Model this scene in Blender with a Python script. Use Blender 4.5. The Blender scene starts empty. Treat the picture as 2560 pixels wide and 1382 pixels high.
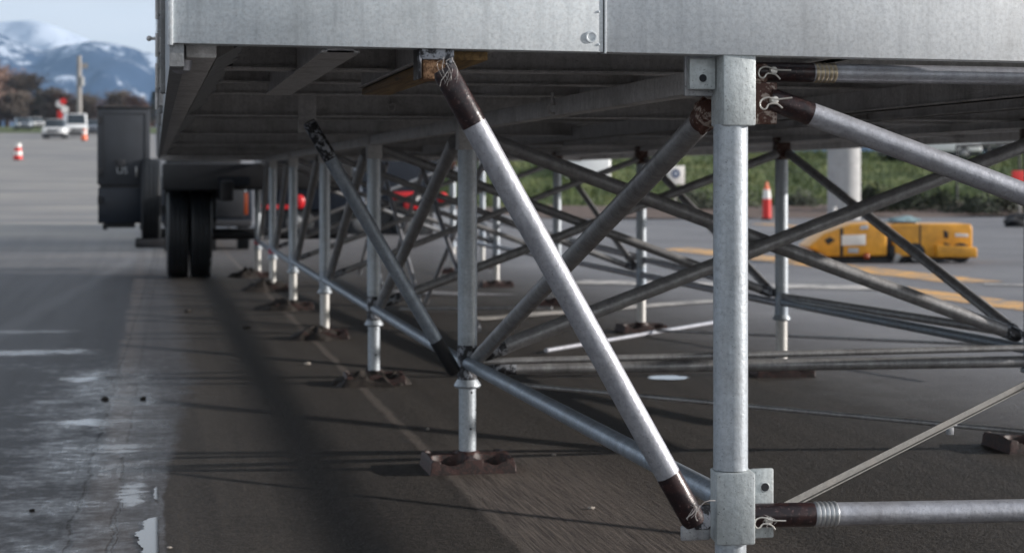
import bpy, bmesh, math, random
from mathutils import Vector, Matrix, noise as mn
random.seed(7)
R = math.radians
C = bpy.context.scene.collection
sc = bpy.context.scene

# ------------------------------------------------------------------ camera
F = 4500.0; TH = math.atan(900/4500); EYE = 1.2; HY = 450.0
cd = bpy.data.cameras.new('camera'); cam = bpy.data.objects.new('camera', cd); C.objects.link(cam)
cam.location = (0, 0, EYE); cam.rotation_euler = (R(90), 0, -TH)
cd.sensor_width = 36; cd.sensor_fit = 'HORIZONTAL'; cd.lens = 36*F/2560
cd.shift_y = -(691-HY)/2560
cd.clip_start = .1; cd.clip_end = 60000
cd.dof.use_dof = True; cd.dof.focus_distance = 4.6; cd.dof.aperture_fstop = 5.2
sc.camera = cam
# ------------------------------------------------------------------ light
SUN_E, SUN_A = 15.0, 9.0
w = bpy.data.worlds.new('World'); sc.world = w; w.use_nodes = True
nt = w.node_tree; bg = nt.nodes['Background']
sky = nt.nodes.new('ShaderNodeTexSky'); sky.sky_type = 'NISHITA'; sky.sun_disc = False
sky.sun_elevation = R(SUN_E); sky.sun_rotation = R(90+SUN_A)
sky.air_density = 1.0; sky.dust_density = 1.2; sky.ozone_density = 3.0
# thin bright overcast veil over the clear sky
tc = nt.nodes.new('ShaderNodeTexCoord'); mp = nt.nodes.new('ShaderNodeMapping'); mp.inputs['Scale'].default_value = (1, 1, 4)
cl = nt.nodes.new('ShaderNodeTexNoise'); cl.inputs['Scale'].default_value = 2.2; cl.inputs['Detail'].default_value = 5
nt.links.new(tc.outputs['Generated'], mp.inputs[0]); nt.links.new(mp.outputs[0], cl.inputs['Vector'])
mr = nt.nodes.new('ShaderNodeMapRange'); mr.inputs[1].default_value = .35; mr.inputs[2].default_value = .65; mr.inputs[3].default_value = .6; mr.inputs[4].default_value = .9
nt.links.new(cl.outputs[0], mr.inputs[0])
mx = nt.nodes.new('ShaderNodeMix'); mx.data_type = 'RGBA'; mx.inputs[7].default_value = (12.6, 12.9, 13.2, 1)
sz = nt.nodes.new('ShaderNodeSeparateXYZ'); nt.links.new(tc.outputs['Generated'], sz.inputs[0])
ml = nt.nodes.new('ShaderNodeMapRange'); ml.inputs[1].default_value = .02; ml.inputs[2].default_value = .45; ml.inputs[3].default_value = 1.1; ml.inputs[4].default_value = .55
nt.links.new(sz.outputs[2], ml.inputs[0]); mm = nt.nodes.new('ShaderNodeMath'); mm.operation = 'MULTIPLY'; mm.use_clamp = True
nt.links.new(mr.outputs[0], mm.inputs[0]); nt.links.new(ml.outputs[0], mm.inputs[1]); nt.links.new(mm.outputs[0], mx.inputs[0]); nt.links.new(sky.outputs[0], mx.inputs[6]); nt.links.new(mx.outputs[2], bg.inputs[0]); bg.inputs[1].default_value = .074
sl = bpy.data.lights.new('sun', 'SUN'); so = bpy.data.objects.new('sun', sl); C.objects.link(so)
sl.energy = 5.0; sl.angle = R(.6); sl.color = (1, .94, .88)
S = Vector((math.cos(R(SUN_E))*math.cos(R(SUN_A)), -math.cos(R(SUN_E))*math.sin(R(SUN_A)), math.sin(R(SUN_E))))
so.rotation_euler = S.to_track_quat('Z', 'Y').to_euler(); so.location = (20, -5, 12)
sc.view_settings.view_transform = 'Standard'; sc.view_settings.look = 'None'
sc.view_settings.exposure = 0.32; sc.view_settings.gamma = 1.0
sc.cycles.use_denoising = True
sc.cycles.max_bounces = 7; sc.cycles.volume_bounces = 0

# ------------------------------------------------------------------ pixel of the photograph -> place
ct, st = math.cos(TH), math.sin(TH)
def ray(px, py):
    l = (px-1280)/F
    return Vector((l*ct+st, ct-l*st, (HY-py)/F))
def P(px, py, Y):
    r = ray(px, py); return Vector((0, 0, EYE)) + r*(Y/r.y)
def D(px, py, d):
    return Vector((0, 0, EYE)) + ray(px, py)*d
def G(px, py, z=0.0):
    r = ray(px, py); return Vector((0, 0, EYE)) + r*((z-EYE)/r.z)

# ------------------------------------------------------------------ materials
def mat(name):
    m = bpy.data.materials.new(name); m.use_nodes = True
    n = m.node_tree.nodes; b = n['Principled BSDF']; return m, m.node_tree, b
def N(t, typ, **k):
    n = t.nodes.new(typ)
    for a, v in k.items(): setattr(n, a, v)
    return n
def noise(t, vec, scale, detail=4, rough=.55, dist=0):
    n = N(t, 'ShaderNodeTexNoise'); n.inputs['Scale'].default_value = scale
    n.inputs['Detail'].default_value = detail; n.inputs['Roughness'].default_value = rough
    n.inputs['Distortion'].default_value = dist
    if vec: t.links.new(vec, n.inputs['Vector'])
    return n.outputs[0]
def ramp(t, src, stops):
    r = N(t, 'ShaderNodeValToRGB'); e = r.color_ramp.elements
    while len(e) < len(stops): e.new(.5)
    for i, (p, c) in enumerate(stops):
        e[i].position = p
        e[i].color = (c, c, c, 1) if not isinstance(c, tuple) else (*c, 1)
    t.links.new(src, r.inputs[0]); return r.outputs[0]
def mix(t, f, a, b, mode='MIX'):
    m = N(t, 'ShaderNodeMix', data_type='RGBA', blend_type=mode)
    for i, v in ((0, f), (6, a), (7, b)):
        if isinstance(v, (int, float)): m.inputs[i].default_value = v if i == 0 else (v, v, v, 1)
        elif isinstance(v, tuple): m.inputs[i].default_value = (*v, 1)
        else: t.links.new(v, m.inputs[i])
    return m.outputs[2]
def math_(t, op, a, b=0.0, c=None, clamp=False):
    m = N(t, 'ShaderNodeMath', operation=op); m.use_clamp = clamp
    for i, v in ((0, a), (1, b), (2, c)):
        if v is None: continue
        if isinstance(v, (int, float)): m.inputs[i].default_value = v
        else: t.links.new(v, m.inputs[i])
    return m.outputs[0]
def coord(t, scale=(1, 1, 1), kind='Object'):
    c = N(t, 'ShaderNodeTexCoord'); mp = N(t, 'ShaderNodeMapping'); mp.inputs['Scale'].default_value = scale
    t.links.new(c.outputs[kind], mp.inputs[0]); return mp.outputs[0]
def bump(t, b, h, s=.3, d=.01):
    n = N(t, 'ShaderNodeBump'); n.inputs['Strength'].default_value = s; n.inputs['Distance'].default_value = d
    t.links.new(h, n.inputs['Height']); t.links.new(n.outputs[0], b.inputs['Normal'])

def galv(name, c1, c2, metal=.75, rough=(.32, .55), stain=.35, sc_=1.0, speck=.5, stainc=(.16, .14, .12), bm=.25):
    m, t, b = mat(name); v = coord(t)
    big = noise(t, v, 5*sc_, 5, .6); fine = noise(t, v, 90*sc_, 3, .7); mid = noise(t, v, 22*sc_, 5, .65)
    vor = N(t, 'ShaderNodeTexVoronoi'); vor.inputs['Scale'].default_value = 95*sc_; t.links.new(v, vor.inputs['Vector'])
    base = mix(t, ramp(t, mid, [(.3, 0), (.7, 1)]), c1, c2)
    base = mix(t, math_(t, 'MULTIPLY', ramp(t, fine, [(.42, 0), (.66, 1)]), .55), base, tuple(x*.55 for x in c1))
    sep = N(t, 'ShaderNodeSeparateColor'); t.links.new(vor.outputs['Color'], sep.inputs[0])
    base = mix(t, math_(t, 'MULTIPLY', sep.outputs[0], .20), base, tuple(min(.9, x*1.35) for x in c1))
    run = noise(t, coord(t, (34, 34, 2.2)), 1.0, 5, .65)
    base = mix(t, math_(t, 'MULTIPLY', ramp(t, run, [(.48, 0), (.66, 1)]), .35), base, tuple(x*.6 for x in c2))
    st_ = ramp(t, big, [(.5, 0), (.78, 1)])
    base = mix(t, math_(t, 'MULTIPLY', st_, stain), base, stainc)
    sp = ramp(t, noise(t, v, 230*sc_, 2, .5), [(.64, 0), (.72, 1)])
    base = mix(t, math_(t, 'MULTIPLY', sp, speck), base, (.05, .045, .04))
    t.links.new(base, b.inputs['Base Color']); b.inputs['Metallic'].default_value = metal
    rr = N(t, 'ShaderNodeMapRange'); rr.inputs[3].default_value = rough[0]; rr.inputs[4].default_value = rough[1]
    t.links.new(mid, rr.inputs[0]); t.links.new(rr.outputs[0], b.inputs['Roughness'])
    bump(t, b, math_(t, 'ADD', fine, mid), bm, .004)
    return m
M = {}
M['worn_bar'] = galv('worn_flat_bar', (.075, .075, .072), (.05, .05, .048), .2, (.45, .6), .5)
M['post'] = galv('galvanised_post', (.46, .50, .54), (.35, .39, .43), .40, (.34, .52), .4)
M['brace'] = galv('galvanised_brace', (.45, .46, .50), (.32, .33, .37), .48, (.33, .5), .35)
M['brace_worn'] = galv('worn_brace', (.42, .42, .43), (.22, .22, .225), .45, (.30, .5), .5, stainc=(.07, .055, .05))
M['ledger'] = galv('ledger_tube_steel', (.38, .43, .49), (.25, .29, .34), .55, (.32, .52), .5)
M['cast'] = galv('cast_collar', (.54, .58, .59), (.43, .47, .48), .3, (.42, .6), .3, speck=.7)
M['cast2'] = galv('cast_plate', (.42, .43, .45), (.30, .31, .33), .35, (.42, .6), .4, speck=.9)
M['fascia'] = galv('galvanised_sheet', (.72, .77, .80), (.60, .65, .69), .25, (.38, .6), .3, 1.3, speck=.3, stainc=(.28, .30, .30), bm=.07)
M['fascia2'] = galv('galvanised_sheet_pale', (.76, .79, .81), (.66, .69, .72), .25, (.38, .6), .35, 1.2, speck=.3, stainc=(.32, .31, .30), bm=.07)
M['beam'] = galv('weathered_beam', (.62, .61, .61), (.46, .455, .45), .05, (.45, .65), .5, stainc=(.07, .06, .045))
M['deck'] = galv('deck_board_metal', (.44, .43, .42), (.30, .295, .29), .0, (.5, .7), .5, stainc=(.05, .04, .03))
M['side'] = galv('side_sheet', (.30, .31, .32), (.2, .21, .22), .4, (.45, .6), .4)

def patchy(name, a, b_, thr=.5, scale=28, rough=.45, metal=.2):
    m, t, b = mat(name); v = coord(t)
    n = noise(t, v, scale, 6, .7, .4)
    c = mix(t, ramp(t, n, [(thr-.03, 0), (thr+.03, 1)]), a, b_)
    c = mix(t, ramp(t, noise(t, v, scale*5, 3, .6), [(.6, 0), (.68, 1)]), c, tuple(min(1, x*2.2+.03) for x in a))
    t.links.new(c, b.inputs['Base Color']); b.inputs['Roughness'].default_value = rough; b.inputs['Metallic'].default_value = metal
    bump(t, b, n, .4, .004); return m
M['sleeve'] = patchy('maroon_sleeve_paint', (.034, .017, .017), (.018, .012, .014), .5, 30, .3, .1)
M['rust'] = patchy('rusty_flaking', (.06, .022, .014), (.36, .30, .26), .56, 34, .6, .1)
M['joint'] = patchy('black_white_joint', (.02, .02, .024), (.34, .36, .40), .53, 30, .45, .3)
M['pad'] = patchy('maroon_iron', (.048, .019, .016), (.018, .010, .009), .5, 45, .58, .0)
M['mud'] = patchy('dark_mud', (.010, .007, .006), (.022, .016, .012), .5, 30, .75, 0)

def plain(name, c, rough=.5, metal=0, var=.25, scale=12, emit=None, bmp=0):
    m, t, b = mat(name); v = coord(t); n = noise(t, v, scale, 5, .6)
    col = mix(t, ramp(t, n, [(.3, 0), (.75, 1)]), c, tuple(x*(1-var) for x in c))
    t.links.new(col, b.inputs['Base Color']); b.inputs['Roughness'].default_value = rough; b.inputs['Metallic'].default_value = metal
    if emit: b.inputs['Emission Color'].default_value = (*emit[0], 1); b.inputs['Emission Strength'].default_value = emit[1]
    if bmp: bump(t, b, n, bmp, .02)
    return m
M['pin'] = plain('bright_pin', (.72, .70, .66), .35, .6, .3, 60)
M['thread'] = plain('brass_threads', (.50, .42, .30), .35, .7, .3, 60)
M['thread_grey'] = plain('grey_threads', (.55, .57, .58), .35, .7, .3, 60)
M['hole'] = plain('dark_hole', (.012, .014, .02), .8)
M['strand'] = plain('wire_strand', (.38, .36, .35), .5, .3)
M['rubber'] = plain('tyre_rubber', (.011, .014, .018), .55, 0, .3, 8)
M['black'] = plain('black_chassis', (.02, .021, .025), .5, .1, .4, 5)
M['charcoal'] = plain('charcoal_box', (.045, .05, .06), .45, .1, .3, 4)
M['navy'] = plain('blue_black_panel', (.010, .016, .028), .4, .1, .3, 4)
M['rim'] = plain('wheel_rim', (.3, .3, .3), .4, .8)
M['white_paint'] = plain('white_car_paint', (.78, .79, .80), .25, 0, .04, 2)
M['grey_paint'] = plain('grey_car_paint', (.28, .32, .38), .25, .2, .1, 2)
M['glass'] = plain('vehicle_glass', (.03, .04, .05), .06, 0, .1)
M['lamp_clear'] = plain('headlamp', (.8, .8, .78), .15)
M['red_lamp'] = plain('red_lamp', (.62, .015, .02), .25, 0, .1)
M['orange_lamp'] = plain('orange_lamp', (.26, .045, .01), .3, 0, .1)
M['plate'] = plain('licence_plate', (.55, .60, .66), .4, 0, .1)
M['tarp'] = plain('pale_teal_tarp', (.22, .33, .36), .6, 0, .3)
M['ink'] = plain('blue_ink', (.03, .06, .16), .5, 0, .1)
M['grey_print'] = plain('grey_print', (.42, .44, .46), .6, 0, .1)
M['yellow'] = plain('machine_yellow', (.80, .37, .03), .38, 0, .45, 5)
M['red_plastic'] = plain('red_plastic', (.68, .025, .02), .4, 0, .15)
M['white_plastic'] = plain('white_reflective', (.8, .78, .75), .4, 0, .08)
M['orange_plastic'] = plain('orange_plastic', (.85, .16, .05), .4, 0, .1)
M['concrete'] = plain('pale_concrete', (.42, .42, .42), .75, 0, .25, 3, bmp=.2)
M['pole'] = plain('weathered_pole', (.34, .32, .31), .8, 0, .25, 2)
M['bark'] = plain('bark', (.08, .06, .05), .9, 0, .4, 3)
M['twig'] = plain('bare_twigs', (.22, .14, .11), .9, 0, .5, .8)
M['twig2'] = plain('grey_twigs', (.17, .14, .115), .9, 0, .5, .8)
M['conifer'] = plain('conifer_needles', (.06, .075, .055), .9, 0, .5, 1)
M['shrub'] = plain('shrub_leaves', (.035, .045, .02), .7, 0, .6, 3)
M['wood_end'] = patchy('chewed_end_grain', (.42, .24, .13), (.16, .08, .04), .5, 90, .8, 0)
def wood():
    m, t, b = mat('yellow_wood'); v = coord(t, (30, 1.5, 30))
    n = noise(t, v, 2.2, 6, .6, .6)
    t.links.new(ramp(t, n, [(.3, (.08, .045, .018)), (.55, (.28, .17, .06)), (.8, (.38, .27, .12))]), b.inputs['Base Color'])
    b.inputs['Roughness'].default_value = .6; bump(t, b, n, .4, .004); return m
M['wood'] = wood()
M['red_tape'] = plain('red_tape', (.5, .02, .05), .5)
M['grey_stone'] = plain('pale_pebble', (.4, .36, .32), .8)
M['dark_stone'] = plain('dark_crumb', (.03, .025, .02), .8)

WETS = [(60, 881, .50, .22), (60, 829, .42, .16), (270, 945, .26, .34), (230, 1055, .26, .16), (330, 1000, .16, .40), (310, 1120, .14, .22), (330, 1230, .07, .30)]
def ground_mat():
    m, t, b = mat('asphalt_ground'); g = N(t, 'ShaderNodeNewGeometry'); pos = g.outputs['Position']
    sx = N(t, 'ShaderNodeSeparateXYZ'); t.links.new(pos, sx.inputs[0]); X, Y = sx.outputs[0], sx.outputs[1]
    def sv(a, b_, c_=1):
        mp = N(t, 'ShaderNodeMapping'); mp.inputs['Scale'].default_value = (a, b_, c_); t.links.new(pos, mp.inputs[0]); return mp.outputs[0]
    wob = noise(t, sv(1, 1), 3.0, 5, .7); wob2 = noise(t, sv(1, .35), 1.4, 4, .6)
    big = noise(t, sv(1, 1), .35, 5, .6); fine = noise(t, sv(1, 1), 70, 3, .8); gr = noise(t, sv(95, 2.6), 1.0, 5, .7, .15)
    grit = noise(t, sv(1, 1), 160, 2, .8)
    # right hand: brown rough asphalt under the deck; grey further out
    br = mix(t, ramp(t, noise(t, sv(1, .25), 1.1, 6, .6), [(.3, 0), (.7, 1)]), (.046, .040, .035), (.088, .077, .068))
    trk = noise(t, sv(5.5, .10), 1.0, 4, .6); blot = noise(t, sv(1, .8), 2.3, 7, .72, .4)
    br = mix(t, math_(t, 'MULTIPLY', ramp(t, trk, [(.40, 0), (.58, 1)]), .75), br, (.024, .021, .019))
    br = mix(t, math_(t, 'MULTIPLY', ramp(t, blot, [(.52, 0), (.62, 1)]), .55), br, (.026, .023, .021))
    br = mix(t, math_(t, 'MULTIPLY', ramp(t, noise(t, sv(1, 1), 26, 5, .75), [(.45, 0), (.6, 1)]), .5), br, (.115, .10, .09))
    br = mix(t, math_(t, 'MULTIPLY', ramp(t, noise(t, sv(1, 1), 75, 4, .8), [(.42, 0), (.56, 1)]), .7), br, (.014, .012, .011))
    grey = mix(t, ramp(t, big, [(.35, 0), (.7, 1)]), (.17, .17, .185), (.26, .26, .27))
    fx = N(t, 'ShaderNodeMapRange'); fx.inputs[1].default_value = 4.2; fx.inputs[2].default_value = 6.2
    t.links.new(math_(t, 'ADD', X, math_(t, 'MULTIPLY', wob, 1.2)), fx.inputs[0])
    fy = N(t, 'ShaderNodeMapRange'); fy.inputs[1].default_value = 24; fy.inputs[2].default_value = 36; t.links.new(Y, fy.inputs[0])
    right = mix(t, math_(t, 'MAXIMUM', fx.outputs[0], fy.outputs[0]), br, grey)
    # seam pale strip at X=1.2
    gx1 = N(t, 'ShaderNodeMapRange'); gx1.inputs[1].default_value = 1.16; gx1.inputs[2].default_value = 1.24; t.links.new(X, gx1.inputs[0])
    gx2 = N(t, 'ShaderNodeMapRange'); gx2.inputs[1].default_value = 2.1; gx2.inputs[2].default_value = 1.6; t.links.new(X, gx2.inputs[0])
    gy = N(t, 'ShaderNodeMapRange'); gy.inputs[1].default_value = 8.2; gy.inputs[2].default_value = 7.0; t.links.new(Y, gy.inputs[0])
    gz = math_(t, 'MULTIPLY', math_(t, 'MULTIPLY', gx1.outputs[0], gx2.outputs[0]), gy.outputs[0])
    right = mix(t, math_(t, 'MULTIPLY', gz, .6), right, mix(t, ramp(t, gr, [(.40, 0), (.6, 1)]), (.24, .20, .175), (.07, .055, .05)))
    seam = math_(t, 'ABSOLUTE', math_(t, 'SUBTRACT', X, math_(t, 'ADD', 1.16, math_(t, 'MULTIPLY', wob, .06))))
    seam = ramp(t, seam, [(.012, 1), (.035, 0)])
    right = mix(t, math_(t, 'MULTIPLY', seam, .45), right, (.2, .17, .15))
    # left lane
    lf = mix(t, ramp(t, wob2, [(.3, 0), (.7, 1)]), (.038, .040, .048), (.070, .070, .078))
    lf = mix(t, fy.outputs[0], lf, mix(t, ramp(t, noise(t, sv(.15, .6), 1.0, 4, .6), [(.35, 0), (.65, 1)]), (.17, .17, .18), (.38, .355, .32)))  # far lane: sunlit pale bands are painted into the colour
    lf = mix(t, math_(t, 'MULTIPLY', math_(t, 'MULTIPLY', ramp(t, trk, [(.40, 0), (.66, 1)]), math_(t, 'SUBTRACT', 1.0, fy.outputs[0])), .8), lf, (.026, .026, .031))
    tr = math_(t, 'ABSOLUTE', math_(t, 'SUBTRACT', X, math_(t, 'ADD', -.12, math_(t, 'MULTIPLY', wob, .05))))
    far = N(t, 'ShaderNodeMapRange'); far.inputs[1].default_value = 7.0; far.inputs[2].default_value = 11; t.links.new(Y, far.inputs[0])
    ragn = math_(t, 'SUBTRACT', noise(t, sv(1, .45), 5.0, 7, .75), .5)
    edge = math_(t, 'SUBTRACT', X, math_(t, 'ADD', .0, math_(t, 'MULTIPLY', wob, .05)))
    edge = math_(t, 'ADD', edge, math_(t, 'MULTIPLY', ragn, math_(t, 'ADD', .035, math_(t, 'MULTIPLY', far.outputs[0], .35))))
    isr = ramp(t, math_(t, 'DIVIDE', edge, math_(t, 'ADD', 1.0, math_(t, 'MULTIPLY', far.outputs[0], 10))), [(.012, 0), (.024, 1)])
    d1 = math_(t, 'ABSOLUTE', math_(t, 'SUBTRACT', X, math_(t, 'ADD', math_(t, 'MULTIPLY', Y, .068), math_(t, 'ADD', -2.24, math_(t, 'MULTIPLY', wob, .12)))))
    lf = mix(t, math_(t, 'MULTIPLY', ramp(t, d1, [(.03, 1), (.16, 0)]), .4), lf, (.16, .16, .17))
    d2 = math_(t, 'ABSOLUTE', math_(t, 'SUBTRACT', X, math_(t, 'ADD', -.19, math_(t, 'MULTIPLY', wob, .06))))
    lf = mix(t, math_(t, 'MULTIPLY', ramp(t, d2, [(.03, 1), (.09, 0)]), .5), lf, (.085, .072, .068))
    nb = N(t, 'ShaderNodeMapRange'); nb.inputs[1].default_value = 9.5; nb.inputs[2].default_value = 6.5; t.links.new(math_(t, 'ADD', Y, math_(t, 'MULTIPLY', wob2, 2)), nb.inputs[0])
    lf = mix(t, math_(t, 'MULTIPLY', nb.outputs[0], .7), lf, mix(t, ramp(t, noise(t, sv(1, .5), 2.5, 5, .7), [(.35, 0), (.65, 1)]), (.042, .036, .035), (.095, .08, .074)))
    col = mix(t, isr, lf, right)
    # cracks of the left lane
    def crack(a, k, wd):
        d = math_(t, 'ABSOLUTE', math_(t, 'SUBTRACT', X, math_(t, 'ADD', math_(t, 'MULTIPLY', Y, k), math_(t, 'ADD', a, math_(t, 'MULTIPLY', wob, .10)))))
        return ramp(t, d, [(wd, 1), (wd*2.2, 0)])
    cr = math_(t, 'MAXIMUM', crack(-.40, .013, .005), crack(-.24, .010, .003))
    cr = math_(t, 'MAXIMUM', cr, crack(-.20, .006, .0015))
    col = mix(t, math_(t, 'MULTIPLY', cr, .85), col, (.018, .017, .018))
    col = mix(t, math_(t, 'MULTIPLY', fine, .35), col, (.04, .035, .03))
    ag = ramp(t, grit, [(.60, 0), (.70, 1)])
    col = mix(t, math_(t, 'MULTIPLY', ag, .55), col, (.3, .28, .26))
    t.links.new(col, b.inputs['Base Color'])
    # wetness: left of the seam
    wet = mix(t, .5, noise(t, sv(1.2, 1.6), 1.7, 6, .7, .2), noise(t, sv(1, 1), 14, 5, .75))
    wreg = N(t, 'ShaderNodeMapRange'); wreg.inputs[1].default_value = -2.2; wreg.inputs[2].default_value = -.3; t.links.new(X, wreg.inputs[0])
    wy = N(t, 'ShaderNodeMapRange'); wy.inputs[1].default_value = 17; wy.inputs[2].default_value = 12; t.links.new(Y, wy.inputs[0])
    wxa = N(t, 'ShaderNodeMapRange'); wxa.inputs[1].default_value = -.75; wxa.inputs[2].default_value = -.35; t.links.new(X, wxa.inputs[0])
    wya = N(t, 'ShaderNodeMapRange'); wya.inputs[1].default_value = 12.2; wya.inputs[2].default_value = 10.5; t.links.new(Y, wya.inputs[0])
    wet = math_(t, 'ADD', wet, math_(t, 'MULTIPLY', math_(t, 'MULTIPLY', wxa.outputs[0], wya.outputs[0]), .10))
    wsum = math_(t, 'ADD', wet, math_(t, 'MULTIPLY', math_(t, 'MULTIPLY', wreg.outputs[0], wy.outputs[0]), .10))
    wm = math_(t, 'MULTIPLY', ramp(t, wsum, [(.60, 0), (.80, 1)]), math_(t, 'ADD', .45, math_(t, 'MULTIPLY', gr, .8)))
    pn = math_(t, 'SUBTRACT', noise(t, sv(1, 1.6), 5, 6, .7), .5)
    for (px, py, rx, ry) in WETS:
        p = G(px, py)
        ex = math_(t, 'POWER', math_(t, 'ABSOLUTE', math_(t, 'DIVIDE', math_(t, 'SUBTRACT', X, p.x), rx)), 2.0)
        ey = math_(t, 'POWER', math_(t, 'ABSOLUTE', math_(t, 'DIVIDE', math_(t, 'SUBTRACT', Y, p.y), ry)), 2.0)
        e = math_(t, 'SUBTRACT', math_(t, 'ADD', .9, math_(t, 'MULTIPLY', pn, 5.5)), math_(t, 'ADD', ex, ey))
        wm = math_(t, 'MAXIMUM', wm, ramp(t, math_(t, 'ADD', e, .3), [(.0, 0), (.95, 1)]))
    wm = math_(t, 'MULTIPLY', wm, math_(t, 'SUBTRACT', 1.0, isr)); wm = math_(t, 'MULTIPLY', wm, wy.outputs[0])
    rbase = mix(t, isr, mix(t, wob2, .50, .64), .62)
    rg = mix(t, wm, rbase, .13)
    t.links.new(rg, b.inputs['Roughness'])
    t.links.new(mix(t, isr, mix(t, wm, .30, .55), .16), b.inputs['Specular IOR Level'])
    h = math_(t, 'ADD', math_(t, 'ADD', fine, math_(t, 'MULTIPLY', noise(t, sv(1, 1), 26, 5, .75), 1.2)), math_(t, 'ADD', math_(t, 'MULTIPLY', math_(t, 'MULTIPLY', gr, gz), 2.2), math_(t, 'MULTIPLY', wob, .8)))
    h = math_(t, 'SUBTRACT', h, math_(t, 'MULTIPLY', cr, .8))
    bn = N(t, 'ShaderNodeBump'); bn.inputs['Distance'].default_value = .009
    t.links.new(mix(t, isr, mix(t, wm, .4, .03), 1.0), bn.inputs['Strength'])
    t.links.new(h, bn.inputs['Height']); t.links.new(bn.outputs[0], b.inputs['Normal'])
    return m
M['ground'] = ground_mat()
def water_mat():
    m, t, b = mat('puddle_water'); b.inputs['Base Color'].default_value = (.05, .055, .06, 1)
    b.inputs['Roughness'].default_value = .04; b.inputs['Specular IOR Level'].default_value = .6; return m
M['water'] = water_mat()
def grass_mat():
    m, t, b = mat('bank_grass'); v = coord(t)
    n = noise(t, v, .5, 6, .65); n2 = noise(t, v, 6, 3, .7)
    c = ramp(t, mix(t, .5, n, noise(t, coord(t, (1, 1, 2.5)), 1.1, 6, .75)), [(.40, (.035, .055, .014)), (.5, (.11, .16, .035)), (.59, (.26, .27, .10))])
    c = mix(t, n2, c, (.03, .045, .012)); t.links.new(c, b.inputs['Base Color']); b.inputs['Roughness'].default_value = .85
    bump(t, b, n2, .8, .1); return m
M['grass'] = grass_mat()
M['bark_mulch'] = plain('brown_mulch', (.13, .085, .065), .9, 0, .6, 2.5, bmp=.5)
def paint_mat(name, c):
    m, t, b = mat(name); v = coord(t)
    n = noise(t, v, 3, 6, .75)
    t.links.new(mix(t, ramp(t, n, [(.42, 0), (.6, 1)]), c, (.18, .17, .16)), b.inputs['Base Color'])
    b.inputs['Roughness'].default_value = .6; return m
M['line_yellow'] = paint_mat('worn_yellow_line', (.72, .36, .06)); M['line_white'] = paint_mat('worn_white_line', (.62, .58, .54))
def mountain_mat(name, lo, snow_lvl):  # forest and snow colours have the blue of distance haze mixed in
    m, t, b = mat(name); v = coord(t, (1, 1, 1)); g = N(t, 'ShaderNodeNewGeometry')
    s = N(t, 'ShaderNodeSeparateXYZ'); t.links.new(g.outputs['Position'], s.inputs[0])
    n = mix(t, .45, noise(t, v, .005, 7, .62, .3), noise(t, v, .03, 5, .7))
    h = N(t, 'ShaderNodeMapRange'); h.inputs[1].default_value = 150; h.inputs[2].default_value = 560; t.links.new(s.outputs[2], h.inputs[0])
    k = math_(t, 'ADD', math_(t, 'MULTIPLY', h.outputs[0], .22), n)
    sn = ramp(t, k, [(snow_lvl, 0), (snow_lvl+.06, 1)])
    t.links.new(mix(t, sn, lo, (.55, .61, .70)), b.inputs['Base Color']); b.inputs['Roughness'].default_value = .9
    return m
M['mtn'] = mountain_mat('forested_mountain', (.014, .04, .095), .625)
M['mtn_snow'] = mountain_mat('snow_mountain', (.05, .085, .16), .59)

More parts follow.
